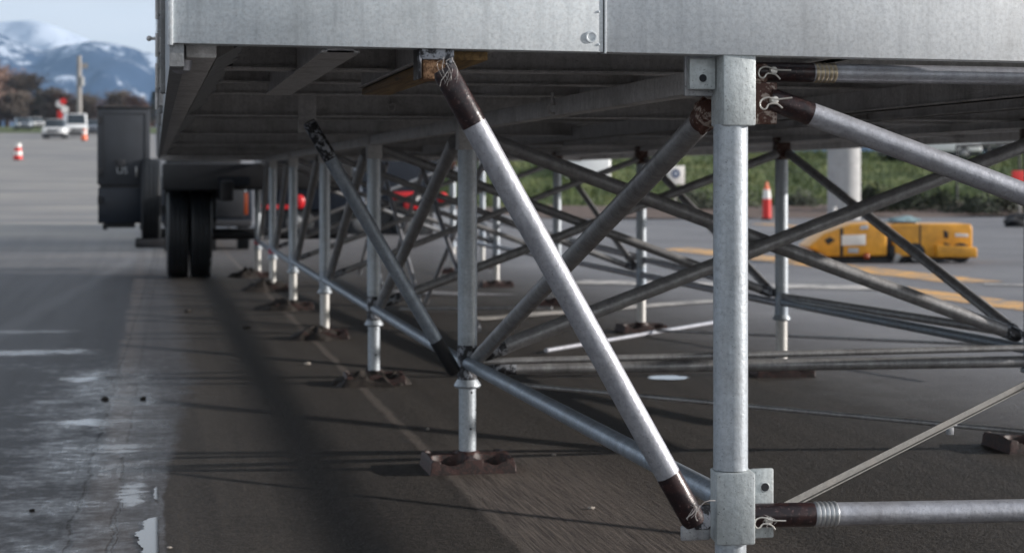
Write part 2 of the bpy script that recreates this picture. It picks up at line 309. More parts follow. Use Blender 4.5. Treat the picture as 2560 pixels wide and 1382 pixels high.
# ------------------------------------------------------------------ mesh helper
class MB:
    def __init__(s): s.v = []; s.f = []
    def add(s, vs, fs):
        o = len(s.v); s.v += [Vector(x) for x in vs]; s.f += [tuple(i+o for i in f) for f in fs]; return s
    def box(s, c, size, rot=None):
        hx, hy, hz = (x/2 for x in size); c = Vector(c)
        vs = [Vector((x, y, z)) for x in (-hx, hx) for y in (-hy, hy) for z in (-hz, hz)]
        if rot: vs = [rot @ x for x in vs]
        return s.add([c+x for x in vs], [(0, 1, 3, 2), (4, 6, 7, 5), (0, 4, 5, 1), (2, 3, 7, 6), (0, 2, 6, 4), (1, 5, 7, 3)])
    def span(s, a, b):
        a = Vector(a); b = Vector(b); return s.box((a+b)/2, (abs(b.x-a.x), abs(b.y-a.y), abs(b.z-a.z)))
    def bar(s, a, b, wd, ht, up=(0, 0, 1)):
        a = Vector(a); b = Vector(b); d = (b-a).normalized(); x = d.cross(Vector(up)).normalized(); z = x.cross(d)
        vs = [p+x*i*wd/2+z*j*ht/2 for p in (a, b) for i in (-1, 1) for j in (-1, 1)]
        return s.add(vs, [(0, 2, 3, 1), (4, 5, 7, 6), (0, 4, 6, 2), (1, 3, 7, 5), (0, 1, 5, 4), (2, 6, 7, 3)])
    def rings(s, cs, rs, axis, seg=24, cap=True):
        axis = Vector(axis).normalized()
        x = axis.orthogonal().normalized(); y = axis.cross(x)
        vs = []; fs = []; n = len(cs)
        for c, r in zip(cs, rs):
            for k in range(seg):
                a = 2*math.pi*k/seg; vs.append(Vector(c)+(x*math.cos(a)+y*math.sin(a))*r)
        for i in range(n-1):
            for k in range(seg):
                k2 = (k+1) % seg; fs.append((i*seg+k, i*seg+k2, (i+1)*seg+k2, (i+1)*seg+k))
        if cap: fs += [tuple(range(seg))[::-1], tuple((n-1)*seg+k for k in range(seg))]
        return s.add(vs, fs)
    def tube(s, a, b, r, seg=24, r2=None):
        a = Vector(a); b = Vector(b); return s.rings([a, b], [r, r if r2 is None else r2], b-a, seg)
    def lathe(s, a, d, prof, seg=24):           # prof: (distance along d, radius)
        a = Vector(a); d = Vector(d).normalized()
        return s.rings([a+d*t for t, _ in prof], [r for _, r in prof], d, seg)
    def path(s, pts, r, seg=6):
        pts = [Vector(p) for p in pts]; vs = []; fs = []; n = len(pts)
        for i, p in enumerate(pts):
            d = (pts[min(i+1, n-1)]-pts[max(i-1, 0)]).normalized(); x = d.cross(Vector((.13, .3, .94))).normalized(); y = d.cross(x)
            for k in range(seg):
                a = 2*math.pi*k/seg; vs.append(p+(x*math.cos(a)+y*math.sin(a))*r)
        for i in range(n-1):
            for k in range(seg):
                k2 = (k+1) % seg; fs.append((i*seg+k, i*seg+k2, (i+1)*seg+k2, (i+1)*seg+k))
        fs += [tuple(range(seg))[::-1], tuple((n-1)*seg+k for k in range(seg))]
        return s.add(vs, fs)
    def ball(s, c, r, sub=2, sq=(1, 1, 1), rough=0, seed=0):
        bm = bmesh.new(); bmesh.ops.create_icosphere(bm, subdivisions=sub, radius=1)
        vs = []
        for q in bm.verts:
            k = 1+rough*mn.noise(q.co*1.7+Vector((seed*3.1, seed, 0)))
            vs.append(Vector(c)+Vector((q.co.x*sq[0], q.co.y*sq[1], q.co.z*sq[2]))*r*k)
        fs = [tuple(x.index for x in f.verts) for f in bm.faces]; bm.free()
        return s.add(vs, fs)
    def prism(s, pts, axis, a, b):              # closed outline (2-D), extruded along axis 0/1/2 from a to b
        def up(p, h):
            q = list(p); q.insert(axis, h); return Vector(q)
        n = len(pts); vs = [up(p, a) for p in pts]+[up(p, b) for p in pts]
        fs = [tuple(range(n))[::-1], tuple(range(n, 2*n))]+[(i, (i+1) % n, n+(i+1) % n, n+i) for i in range(n)]
        return s.add(vs, fs)
    def build(s, name, m, parent=None, bevel=0, smooth=True, origin=None, seg=2):
        me = bpy.data.meshes.new(name)
        o = bpy.data.objects.new(name, me); C.objects.link(o)
        base = parent_world(parent) if parent else Vector((0, 0, 0))
        if origin is not None: base = Vector(origin)
        me.from_pydata([tuple(v-base) for v in s.v], [], s.f)
        bm = bmesh.new(); bm.from_mesh(me)
        bmesh.ops.recalc_face_normals(bm, faces=bm.faces)
        if bevel: bmesh.ops.bevel(bm, geom=[e for e in bm.edges if len(e.link_faces) == 2 and e.calc_face_angle(0) > .5], offset=bevel, segments=seg, affect='EDGES', profile=.5)
        bm.to_mesh(me); bm.free()
        if smooth:
            me.polygons.foreach_set('use_smooth', [True]*len(me.polygons)); me.set_sharp_from_angle(angle=R(38))
        me.materials.append(m if not isinstance(m, str) else M[m])
        if parent:
            o.parent = parent
            if origin is not None: o.location = base-parent_world(parent)
        elif origin is not None: o.location = base
        return o
def parent_world(p):
    v = Vector((0, 0, 0))
    while p: v += p.location; p = p.parent
    return v
def thing(name, label, cat, loc=(0, 0, 0), group=None):
    o = bpy.data.objects.new(name, None); C.objects.link(o); o.empty_display_size = .1
    o.location = loc; o['label'] = label; o['category'] = cat
    if group: o['group'] = group
    return o
def tag(o, label, cat, group=None):
    o['label'] = label; o['category'] = cat
    if group: o['group'] = group
    return o
def dup(root, loc, label, scale=None, rz=None):
    r = root.copy(); C.objects.link(r); r.location = loc; r['label'] = label
    if scale: r.scale = scale
    if rz is not None: r.rotation_euler = (0, 0, rz)
    for ch in list(root.children):
        c = ch.copy(); C.objects.link(c); c.parent = r
        for g in list(ch.children):
            d = g.copy(); C.objects.link(d); d.parent = c
    return r

# ------------------------------------------------------------------ terrain
def sm(x, a, b):
    t_ = min(1, max(0, (x-a)/(b-a))); return t_*t_*(3-2*t_)
def terrain(x, y):
    hill = .036*max(0, min(y, 300)-30 + 0)
    hill *= 1-sm(x, 2+.02*y, 10+.05*y)
    return hill
def grid(xs, ys, f):
    vs = [(x, y, f(x, y)) for y in ys for x in xs]; n = len(xs)
    fs = [(j*n+i, j*n+i+1, (j+1)*n+i+1, (j+1)*n+i) for j in range(len(ys)-1) for i in range(n-1)]
    return vs, fs
xs = [-7000, -3000, -1200, -500, -200, -100]+[-60+2*i for i in range(66)]+[90, 130, 200, 400, 900, 2500, 7000]
ys = [-60, -20, 0, 5, 10, 15, 20, 25]+[28+3*i for i in range(30)]+[120+12*i for i in range(16)]+[320, 400, 600, 1200, 3000, 7500]
g = MB(); g.add(*grid(xs, ys, terrain)); go = g.build('ground', 'ground'); go['kind'] = 'structure'
# grass bank on the right
def bankf(x, y):
    t_ = (y-(56+.1*x))
    e = sm(x, 9, 14)
    return e*(-.05+2.5*sm(t_, 3, 24)+.10*mn.noise(Vector((x*.4, y*.4, 0)))*sm(t_, 2, 6))-(1-e)*.2
bx = [8+1.2*i for i in range(60)]; by = [56+1.0*i for i in range(50)]
g = MB(); g.add(*grid(bx, by, lambda x, y: bankf(x, y+.1*x))); g.v = [Vector((v.x, v.y+.1*v.x, v.z)) for v in g.v]
o = g.build('grass_bank', 'grass'); o['kind'] = 'structure'
g = MB(); g.add(*grid([8+1.2*i for i in range(60)], [51.5, 53, 55, 57, 59.6], lambda x, y: .03+.10*mn.noise(Vector((x, y, 3)))+.30*sm(y, 52, 59)))
g.v = [Vector((v.x, v.y+.1*v.x, v.z)) for v in g.v]
o = g.build('mulch_bed', 'bark_mulch'); o['kind'] = 'structure'
rg_ = random.Random(4); g = MB()
for i in range(26000):
    x = rg_.uniform(9.5, 46); y = 59+rg_.uniform(0, 1)**1.3*26; yy = y+.1*x; z = bankf(x, yy)
    h_ = rg_.uniform(.10, .26)*(1.7 if mn.noise(Vector((x*.7, y*.7, 2))) > .1 else 1); a = rg_.uniform(0, 6.28); dx, dy = math.cos(a)*.035, math.sin(a)*.035
    g.v += [Vector((x-dx, yy-dy, z-.02)), Vector((x+dx, yy+dy, z-.02)), Vector((x+rg_.gauss(0, .05), yy+rg_.gauss(0, .05), z+h_))]
    n_ = len(g.v); g.f.append((n_-3, n_-2, n_-1))
o = g.build('bank_grass_blades', 'grass', smooth=False); o['kind'] = 'stuff'
# grass verge far left
g = MB(); gx = [-90+4*i for i in range(26)]; g.add(*grid(gx, [210, 230, 260, 298], lambda x, y: terrain(x, y)+.05))
o = g.build('grass_verge', 'grass'); o['kind'] = 'structure'

# painted lines
def stripe(pa, pb, wd, m, name='painted_line'):
    a = G(*pa); b = G(*pb); d = (b-a).normalized(); nrm = Vector((-d.y, d.x, 0))*wd/2; n = 24
    vs = []
    for i in range(n+1):
        p = a.lerp(b, i/n); j = .02*mn.noise(p*3)
        vs += [p+nrm*(1+j), p-nrm*(1+j)]
    vs = [(v.x, v.y, .005 if 'yellow' in m else .009) for v in vs]
    mb = MB(); mb.add(vs, [(2*i, 2*i+1, 2*i+3, 2*i+2) for i in range(n)]); o = mb.build(name, m); o['kind'] = 'structure'; return o
stripe((1560, 607), (2440, 706), .75, 'line_yellow')
stripe((2180, 716), (2750, 792), .6, 'line_yellow')
stripe((1900, 560), (2120, 575), .7, 'line_yellow')
stripe((1440, 706), (2240, 722), .75, 'line_white')
stripe((2460, 712), (2620, 716), .25, 'line_white')
stripe((1180, 800), (1800, 752), .30, 'line_white')

# puddles beside the seam and along the lane
def puddle(p, rx, ry, seed, xmax=None):
    n = 56; vs = []
    for i in range(n+1):
        t_ = i/n*2-1; y = p.y+ry*t_; w0 = rx*math.sqrt(max(0, 1-t_*t_))
        a = p.x-w0*(1+.55*mn.noise(Vector((t_*3, seed, 0)))+.4*mn.noise(Vector((t_*13, seed, 1))))
        b = p.x+w0*(1+.35*mn.noise(Vector((t_*3, seed, 5)))+.3*mn.noise(Vector((t_*13, seed, 6))))
        if xmax is not None: b = xmax+.004*mn.noise(Vector((t_*15, seed, 8)))
        vs += [(min(a, b-.001), y, .0045), (b, y, .0045)]
    mb = MB(); mb.add(vs, [(2*i, 2*i+1, 2*i+3, 2*i+2) for i in range(n)]); o = mb.build('puddle', 'water'); o['kind'] = 'structure'
for px, py, rx, ry, sd in ((385, 1345, .05, .36, 1), (400, 1235, .022, .20, 2)): puddle(G(px, py), rx, ry, sd, .022)
for px, py, rx, ry, sd in ((1670, 945, .12, .12, 6),): puddle(G(px, py), rx, ry, sd)

# mountains
def ridge(name, dist, prof, depth, m, seed, amp):
    def f(px): 
        for (a, ya), (b, yb) in zip(prof, prof[1:]):
            if a <= px <= b: return ya+(yb-ya)*(px-a)/(b-a)
        return prof[0][1] if px < prof[0][0] else prof[-1][1]
    nx, ny = 260, 60; vs = []
    pxs = [-1600+ (4600)*i/(nx-1) for i in range(nx)]
    for j in range(ny):
        v_ = j/(ny-1); dd = dist*(1-.30*(1-v_))
        for px in pxs:
            top = D(px, f(px), dist).z
            q = D(px, 450, dd)
            e = 6+(top-6)*(v_**1.25)
            nz = mn.fractal(Vector((q.x/230, q.y/230, seed)), .8, 2.1, 7)
            rz = abs(mn.noise(Vector((q.x/650, q.y/900, seed+5))))
            e += (nz*amp-rz*amp*1.2)*min(1, (1-v_)*3+.18)*min(1, v_*4)
            vs.append((q.x, q.y, e))
    fs = [(j*nx+i, j*nx+i+1, (j+1)*nx+i+1, (j+1)*nx+i) for j in range(ny-1) for i in range(nx-1)]
    n0 = len(vs)                                            # far side down to the plain
    for px in pxs: q = D(px, 450, dist*1.1); vs.append((q.x, q.y, -5))
    fs += [((ny-1)*nx+i, (ny-1)*nx+i+1, n0+i+1, n0+i) for i in range(nx-1)]
    mb = MB(); mb.add(vs, fs); o = mb.build(name, m); o['kind'] = 'structure'
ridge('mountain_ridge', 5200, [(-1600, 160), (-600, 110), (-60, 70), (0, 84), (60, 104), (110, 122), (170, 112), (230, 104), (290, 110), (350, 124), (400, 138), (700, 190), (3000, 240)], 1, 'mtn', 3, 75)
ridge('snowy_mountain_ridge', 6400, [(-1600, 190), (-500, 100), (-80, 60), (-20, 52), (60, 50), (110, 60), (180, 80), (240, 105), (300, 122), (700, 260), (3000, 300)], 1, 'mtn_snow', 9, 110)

# ------------------------------------------------------------------ stage deck
Y0 = 3.86
deck = thing('stage_deck', 'long galvanised stage deck raised on steel posts beside the road', 'stage', (0.05, Y0, 1.48))
def quad_panel(pl, pr, ztop, m, name, th=.006):
    a = P(*pl, Y0); b = P(*pr, Y0)
    mb = MB(); vs = []
    for y in (0, th):
        vs += [a+Vector((0, y, 0)), b+Vector((0, y, 0)), Vector((b.x, b.y+y, ztop)), Vector((a.x, a.y+y, ztop))]
    mb.add(vs, [(0, 1, 2, 3), (7, 6, 5, 4), (0, 4, 5, 1), (1, 5, 6, 2), (2, 6, 7, 3), (3, 7, 4, 0)])
    # bottom return flange
    c = a+Vector((0, .006, .0)); d = b+Vector((0, .006, .0))
    vs = [c, d, d+Vector((0, .05, 0)), c+Vector((0, .05, 0))]; vs += [v+Vector((0, 0, .004)) for v in vs]
    mb.add(vs, [(0, 3, 2, 1), (4, 5, 6, 7), (0, 1, 5, 4), (1, 2, 6, 5), (2, 3, 7, 6), (3, 0, 4, 7)])
    return mb.build(name, m, deck, bevel=.0012)
f1 = quad_panel((432, 108), (1508, 130.5), 1.80, 'fascia', 'fascia_panel')
f2 = quad_panel((1516, 131), (2760, 158), 1.80, 'fascia2', 'fascia_panel')
f2['label'] = 'paler right hand fascia panel'
mb = MB(); a = P(1512, 130, Y0+.012); mb.span((a.x-.012, a.y, a.z), (a.x+.012, a.y+.004, 1.79)); mb.build('joint_backing', 'black', deck)
mb = MB(); a = P(1513, 130, Y0); mb.span((a.x-.0018, Y0-.002, a.z-.004), (a.x+.0026, Y0+.008, 1.80)); mb.build('joint_bead', 'fascia', deck, bevel=.0006, seg=1)
a = P(1478, 93, Y0)
mb = MB(); mb.lathe((a.x, a.y+.001, a.z), (0, -1, 0), [(0, .0135), (.003, .0125), (.003, .0095), (.0012, .008), (.0012, .0001)], 28); mb.build('rivet_head', 'fascia', deck)
for px, py in ((1507, 112), (1507, 30)):
    a = P(px-10, py, Y0); mb = MB(); mb.lathe((a.x, a.y+.001, a.z), (0, -1, 0), [(0, .003), (.002, .0025), (.0028, .0005)], 12); mb.build('rivet_head', 'fascia', deck)
# corner bead and side wall
a = P(424, 108, Y0)
mb = MB(); mb.span((a.x-.004, Y0-.006, a.z-.005), (a.x+.007, Y0+.01, 1.81)); mb.build('corner_bead', 'fascia', deck, bevel=.002)
xl = a.x
mb = MB(); n = 10
for i in range(n):
    y_ = Y0+.012+(20.5-Y0)*i/n; y2 = Y0+.012+(20.5-Y0)*(i+1)/n-.012
    x_ = xl+.025*i/n; x2 = xl+.025*(i+1)/n
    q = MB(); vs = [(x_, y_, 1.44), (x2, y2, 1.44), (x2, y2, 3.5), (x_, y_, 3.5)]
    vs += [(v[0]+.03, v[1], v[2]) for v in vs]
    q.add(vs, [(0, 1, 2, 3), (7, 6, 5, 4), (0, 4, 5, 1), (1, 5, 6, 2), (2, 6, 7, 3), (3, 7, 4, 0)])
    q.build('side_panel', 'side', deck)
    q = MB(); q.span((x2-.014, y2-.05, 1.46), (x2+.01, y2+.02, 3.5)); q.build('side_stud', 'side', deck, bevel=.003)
# hinges and latch on the side
for px, py, hh in ((404, 18, .07), (404, 118, .055), (396, 200, .07), (396, 250, .05)):
    a = P(px, py, 7.0); q = MB(); q.span((xl-.022, 6.9, a.z-hh/2), (xl+.01, 7.0, a.z+hh/2)); q.tube((xl-.018, 6.9, a.z-hh*.8), (xl-.018, 6.9, a.z+hh*.8), .007, 10)
    q.build('hinge', 'beam', deck)
a = P(390, 97, 7.0); q = MB(); q.tube((xl+.0, 7.0, a.z), (xl-.045, 7.0, a.z), .006, 10); q.ball((xl-.047, 7.0, a.z), .011, 2); q.build('latch', 'beam', deck)
# left side rail under the deck with a frayed skirt edge
q = MB(); q.span((xl+.035, Y0+.07, 1.462), (xl+.10, 20.4, 1.60)); q.build('side_rail', 'beam', deck, bevel=.004)
vs = []; n = 160
for i in range(n+1):
    y_ = Y0+.08+(16*(i/n)**1.6); fr = .030*mn.noise(Vector((y_*9, 0, 0)))+.018*mn.noise(Vector((y_*31, 2, 0)))
    vs += [(xl+.101, y_, 1.462), (xl+.165+fr, y_, 1.50+fr*.4), (xl+.165+fr, y_, 1.506+fr*.4)]
q = MB(); q.add(vs, [(3*i, 3*i+1, 3*i+4, 3*i+3) for i in range(n)]+[(3*i+1, 3*i+2, 3*i+5, 3*i+4) for i in range(n)]); q.build('frayed_skirt', 'side', deck)
# stub socket hanging at the corner
a = P(453, 118, 4.02); b = P(453, 180, 4.02)
q = MB(); q.lathe(a+Vector((0, 0, .03)), (0, 0, -1), [(0, .024), (a.z-b.z+.012, .024), (a.z-b.z+.028, .020), (a.z-b.z+.034, .010)], 28); q.build('corner_socket', 'brace', deck)
# deck boards seen from below
XR = 5.0
y_ = Y0+.07
while y_ < 21.5:
    q = MB(); q.span((xl+.11, y_, 1.60), (XR-.05, y_+.27, 1.64)); q.span((xl+.11, y_+.10, 1.588), (XR-.05, y_+.13, 1.60)); q.build('deck_board', 'deck', deck); y_ += .285
# lateral joists (channel section with flanges)
def joist(y_, zb, zt, wf=.06):
    q = MB(); q.span((xl+.105, y_-.004, zb+.006), (XR-.06, y_+.004, zt)); q.span((xl+.105, y_-wf/2, zb), (XR-.06, y_+wf/2, zb+.006)); q.span((xl+.105, y_-wf/2, zt-.006), (XR-.06, y_+wf/2, zt))
    q.build('joist', 'beam', deck)
for y_ in (4.80, 7.50, 10.45, 13.5, 16.5, 19.6): joist(y_, 1.462 if y_ > 5 else 1.49, 1.586, .075)
for y_ in (5.9, 6.7, 8.6, 9.5, 11.5, 12.5, 14.5, 15.5, 17.5, 18.6): joist(y_, 1.515, 1.585, .05)
q = MB(); q.span((XR-.05, Y0+.01, 1.43), (XR, 21.6, 1.64)); q.build('edge_beam', 'beam', deck, bevel=.004)
q = MB(); q.span((xl+.04, 20.6, 1.42), (XR-.05, 20.68, 1.64)); q.build('end_beam', 'beam', deck, bevel=.004)
# long beams under the deck
def lbeam(x0, x1, ya, yb, zb, zt, m='beam', name='long_beam'):
    q = MB(); q.span((x0, ya, zb), (x1, yb, zt)); q.span((x0-.012, ya, zb), (x1+.012, yb, zb+.006)); return q.build(name, m, deck, bevel=.001, seg=1)
lbeam(.375, .435, Y0+.08, 5.95, 1.478, 1.587)
lbeam(1.60, 1.65, Y0+.08, 7.4, 1.49, 1.587)
lbeam(2.45, 2.51, Y0+.08, 21, 1.44, 1.514)
lbeam(3.1, 3.15, Y0+.08, 21, 1.46, 1.514)
lbeam(3.78, 3.84, Y0+.08, 21, 1.43, 1.461)
lbeam(4.4, 4.45, Y0+.08, 21, 1.455, 1.514)
lbeam(.64, .74, Y0+.10, 5.6, 1.486, 1.587)
q = MB(); q.span((.645, Y0+.09, 1.466), (.735, 5.62, 1.4855)); q.build('timber_packer', 'wood', deck, bevel=.002)
# unseen beam and brackets added past the deck to cast the long ground shadow
q = MB(); q.span((6.42, 3.0, 1.545), (6.5, 24, 1.60)); q.build('unseen_shadow_beam', 'beam', deck)
for y_ in (4.8, 10.45, 16.5):
    q = MB(); q.span((XR-.02, y_-.03, 1.53), (6.43, y_+.03, 1.58)); q.build('shadow_beam_bracket', 'beam', deck)
# steel shoe with the chewed timber end
a = P(1046, 133, Y0+.02); b = P(1134, 198, Y0+.02)
q = MB(); q.span((a.x, Y0+.012, b.z), (a.x+.006, Y0+.10, a.z+.02)); q.span((b.x-.018, Y0+.012, b.z+.015), (b.x, Y0+.10, a.z+.02)); q.span((a.x+.006, Y0+.012, a.z-.014), (b.x-.018, Y0+.10, a.z+.02)); q.build('beam_shoe', 'joint', deck, bevel=.002)
c = P(1060, 147, Y0+.02); d = P(1112, 199, Y0+.02)
q = MB(); q.span((c.x-.002, Y0+.022, d.z), (d.x+.004, Y0+.10, c.z)); q.build('timber_end', 'wood_end', deck, bevel=.004)
# bracket plate for the second brace
a = P(746, 210, 7.2); b = P(791, 332, 7.2)
q = MB(); q.span((a.x, 7.2, b.z), (b.x, 7.21, 1.59)); q.span((b.x-.006, 7.21, b.z), (b.x, 7.26, 1.59)); q.build('bracket_plate', 'beam', deck, bevel=.001, seg=1)
# ring bolts below joists
for px, py, yy in ((980, 268, 7.45), (1382, 272, 5.6)):
    a = P(px, py, yy); q = MB(); q.path([a+Vector((.016*math.cos(t_), 0, .016*math.sin(t_))) for t_ in [i*math.pi/8 for i in range(17)]], .004, 6); q.tube(a+Vector((0, 0, .014)), a+Vector((0, .01, .05)), .005, 8); q.build('ring_bolt', 'beam', deck)

# ------------------------------------------------------------------ posts
XA = 1.287; YA = [3.907, 7.381, 10.60, 13.69, 16.81, 19.70, 22.48]
XB = 3.80; YB = [None, 7.45, 10.54, 13.78, 16.8, 19.9, 22.9]
def Apt(k, z): return Vector((XA, YA[k], z))
def Bpt(k, z): return Vector((XB+(.07 if k == 1 else 0), YB[k], z))
ordn = ['nearest', 'second', 'third', 'fourth', 'fifth', 'sixth', 'seventh']
def post(p, label, group, near=False, rusty=False, jackw=.0355, tape=False, ztop=1.477, hero=False):
    x, y, _ = p; T = thing('support_post', label, 'steel post', (x, y, .05), group)
    seg = 40 if near else 20
    q = MB(); q.lathe((x, y, .545 if hero else .5), (0, 0, 1), [(0, .0392), (.78, .0392)] if hero else [(0, .040), (.85, .040)], seg); q.build('tube', 'post', T)
    q = MB()
    if hero:
        q.box((x+.006, y-.002, 1.402), (.078, .082, .160), Matrix.Rotation(R(3), 3, 'Z')); q.build('top_collar', 'cast', T, bevel=.004)
        q = MB(); q.box((x+.004, y-.002, .462), (.088, .088, .162), Matrix.Rotation(R(-8), 3, 'Z')); q.build('bottom_collar', 'cast', T, bevel=.005)
    else:
        q.box((x, y, 1.40), (.088, .088, .15)); q.build('top_collar', 'rust' if rusty else 'beam', T, bevel=.004)
        q = MB(); q.lathe((x, y, .35), (0, 0, 1), [(0, .041), (.165, .0415)], seg); q.build('joint_sleeve', 'joint' if near else 'ledger', T)
        q = MB(); q.lathe((x, y, .338), (0, 0, 1), [(0, .050), (.008, .056), (.014, .054), (.034, .042)], seg); q.build('lock_ring', 'post', T)
    q = MB(); q.lathe((x, y, .05), (0, 0, 1), [(0, jackw), (.345, jackw)], seg); q.build('jack_tube', 'white_tube' if (not near and not hero) else 'post', T)
    if near and not hero:
        for (zz, a) in ((.32, -1.2), (.17, -1.35), (.245, -.4)):
            q = MB(); d = Vector((math.cos(a), math.sin(a), 0)); q.lathe(Vector((x, y, zz))+d*(jackw-.004), d, [(0, .005), (.0045, .005)], 12); q.build('adjusting_hole', 'hole', T)
    if tape:
        q = MB(); q.lathe((x, y, .40), (0, 0, 1), [(0, .045), (.05, .046)], seg); q.build('tape_band', 'red_tape', T)
    return T
M['white_tube'] = galv('pale_jack_tube', (.66, .65, .62), (.52, .51, .49), .3, (.35, .5), .25)
gA = 'steel posts of the left row along the road side'; gB = 'steel posts of the right row under the deck'
labA = ['thick galvanised post nearest the camera with square cast collars',
        'second post of the left row, on the maroon iron pad with two pockets',
        'third post of the left row, standing on a pad with a pale curled lip',
        'fourth post of the left row from the camera, white jack ring in the sun',
        'fifth post of the left row from the camera, with sunlit white jack tube',
        'sixth post of the left row, red tape round its white foot',
        'farthest post of the left row beside the dual truck tyres']
for k in range(7): post(Apt(k, 0), labA[k], gA, near=k < 3, hero=k == 0, tape=k >= 5)
labB = [None, 'right row post just at the right edge of the photo',
        'right row post just right of the red delineator',
        'right row post half lit by the sun left of the thick near post', 'slim sunlit right row post in the middle distance',
        'sunlit right row post low behind the second left post', 'farthest right row post beside the round red lamp']
for k in range(1, 7): post(Bpt(k, 0), labB[k], gB, near=False, rusty=True)
# extra far lit post
pE = D(1206, 560, 24.5); T = post(Vector((pE.x, pE.y, 0)), 'thin far sunlit post just right of the second left post', 'far posts behind the right row')

# hero lugs on the nearest post: things belong to it as parts
HP = [o for o in C.objects if o.name == 'support_post'][0]
def plate(px0, py0, px1, py1, Y, th, name, m, hole=None, bev=.004):
    a = P(px0, py1, Y); b = P(px1, py0, Y); q = MB(); q.span((a.x, Y, a.z), (b.x, Y+th, b.z)); o = q.build(name, m, HP, bevel=bev)
    if hole:
        h = P(hole[0], hole[1], Y-.0005); q = MB(); q.lathe(h, (0, 1, 0), [(-.0004, hole[2]*1.25), (-.0012, hole[2]*1.15), (-.0012, hole[2])], 20); q.build('hole_rim', m, o)
        q = MB(); q.lathe(h, (0, 1, 0), [(-.0016, hole[2]), (.0004, hole[2])], 20); q.build('pin_hole', 'hole', o)
    return o
plate(1712, 141, 1790, 241, 3.93, .012, 'lug_plate', 'cast2')
plate(1724, 146, 1790, 224, 3.905, .022, 'lug_plate', 'cast', (1757, 196, .009))
plate(1878, 1170, 1935, 1346, 3.93, .012, 'lug_plate', 'cast', (1912, 1217, .0095))
plate(1704, 1312, 1776, 1352, 3.905, .012, 'lug_plate', 'cast2')
plate(1738, 1262, 1778, 1325, 3.875, .012, 'lug_plate', 'joint')
plate(1884, 206, 1944, 311, 3.925, .01, 'lug_plate', 'rust')
plate(1884, 160, 1920, 206, 3.93, .01, 'lug_plate', 'rust')
c_ = P(1757, 290, 4.02); q = MB(); q.ball(c_, .030, 3, (.75, 1, 1.35), .3, 4); q.build('rusty_lug', 'rust', HP)

# ------------------------------------------------------------------ base pads
def pad_mesh():
    nx, ny = 81, 63; W_, D_ = .355, .30; vs = []; fs = []
    for j in range(ny):
        for i in range(nx):
            u, v = i/(nx-1)*2-1, j/(ny-1)*2-1
            x, y = u*W_/2, v*D_/2
            e = min(1-abs(u), (1-abs(v))*D_/W_)*W_/2
            z = .010+(.048+.008*(1-abs(v)))*min(1, e/.010)**.4
            for cx_ in (-.088, .088):
                for cy_ in (-.088, .088):
                    d_ = (abs((x-cx_)/.072)**3+abs((y-cy_)/.056)**3)
                    z -= .052*(1-sm(d_, .7, 1.2))
            z = max(z, .008)
            bo = math.hypot(x, y); z += .012*(1-sm(bo, .040, .056))
            z += .003*mn.noise(Vector((x*40, y*40, 0)))
            vs.append((x, y, z))
    fs = [(j*nx+i, j*nx+i+1, (j+1)*nx+i+1, (j+1)*nx+i) for j in range(ny-1) for i in range(nx-1)]
    brd = [i for i in range(nx)]+[j*nx+nx-1 for j in range(1, ny)]+[(ny-1)*nx+i for i in range(nx-2, -1, -1)]+[j*nx for j in range(ny-2, 0, -1)]
    b0 = len(vs); vs += [(vs[k][0]*1.01, vs[k][1]*1.01, 0) for k in brd]; m_ = len(brd)
    fs += [(brd[k], b0+k, b0+(k+1) % m_, brd[(k+1) % m_]) for k in range(m_)]
    fs.append(tuple(range(b0, b0+m_))[::-1]); return vs, fs
q = MB(); q.add(*pad_mesh()); pad0 = q.build('base_pad', 'pad')
pad0.location = (XA, YA[1], 0); tag(pad0, 'maroon cast iron pad with open pockets under the second left post', 'base pad', 'iron pads under the posts')
def pad(p, label, rz=0):
    c = pad0.copy(); C.objects.link(c); c.location = p; c.rotation_euler = (0, 0, rz); c['label'] = label
pad((XA, YA[0], 0), 'iron pad under the nearest thick post, below the picture edge')
for k in range(2, 7): pad((XA, YA[k], 0), 'iron pad partly buried in mud under the %s post of the left row' % ordn[k], random.uniform(-.1, .1))
for k in range(1, 7): pad((Bpt(k, 0).x, YB[k], 0), ['', 'dark iron pad at the right edge of the photo, casting a long shadow', 'rusty black iron pad under the post by the red delineator', 'iron pad under the half lit right row post', 'small iron pad under the slim sunlit middle post', 'far iron pad under the sunlit post behind the second left post', 'farthest iron pad of the right row'][k], random.uniform(-.15, .15))
pad((pE.x, pE.y, 0), 'iron pad under the thin far post of the back row')
def mud(p, label, rx, ry, h, seed, m='mud'):
    n = 44; vs = [(0, 0, h*.6)]; fs = []
    for r_ in range(1, 8):
        for k in range(n):
            a = 2*math.pi*k/n; q_ = 1+.2*mn.noise(Vector((math.cos(a)*7, math.sin(a)*7, seed)))+.6*mn.noise(Vector((math.cos(a)*1.5, math.sin(a)*1.5, seed)))
            rr = r_/7*q_; x, y = rx*rr*math.cos(a), ry*rr*math.sin(a)
            z = h*(1-(r_/7)**1.3)*(1+.55*mn.noise(Vector((x*22, y*22, seed))))+(.016*mn.noise(Vector((x*60, y*60, seed)))+.012*mn.noise(Vector((x*130, y*130, seed))))*(r_ < 7)
            vs.append((x, y, max(z, -.004) if r_ < 7 else -.004))
    fs += [(0, 1+k, 1+(k+1) % n) for k in range(n)]
    for r_ in range(6):
        for k in range(n): k2 = (k+1) % n; fs.append((1+r_*n+k, 1+(r_+1)*n+k, 1+(r_+1)*n+k2, 1+r_*n+k2))
    mb = MB(); mb.add([Vector(v)+Vector(p) for v in vs], fs); o = mb.build('mud_clump', m, origin=p, smooth=True); tag(o, label, 'mud', 'mud clumps round the post feet')
md = ['', '', 'dark mud curled round the foot of the third left post', 'mud clump round the foot of the fourth left post', 'crumbly mud round the foot of the fifth left post', 'mud clump round the foot of the sixth left post', 'low mud heap round the farthest left post foot']
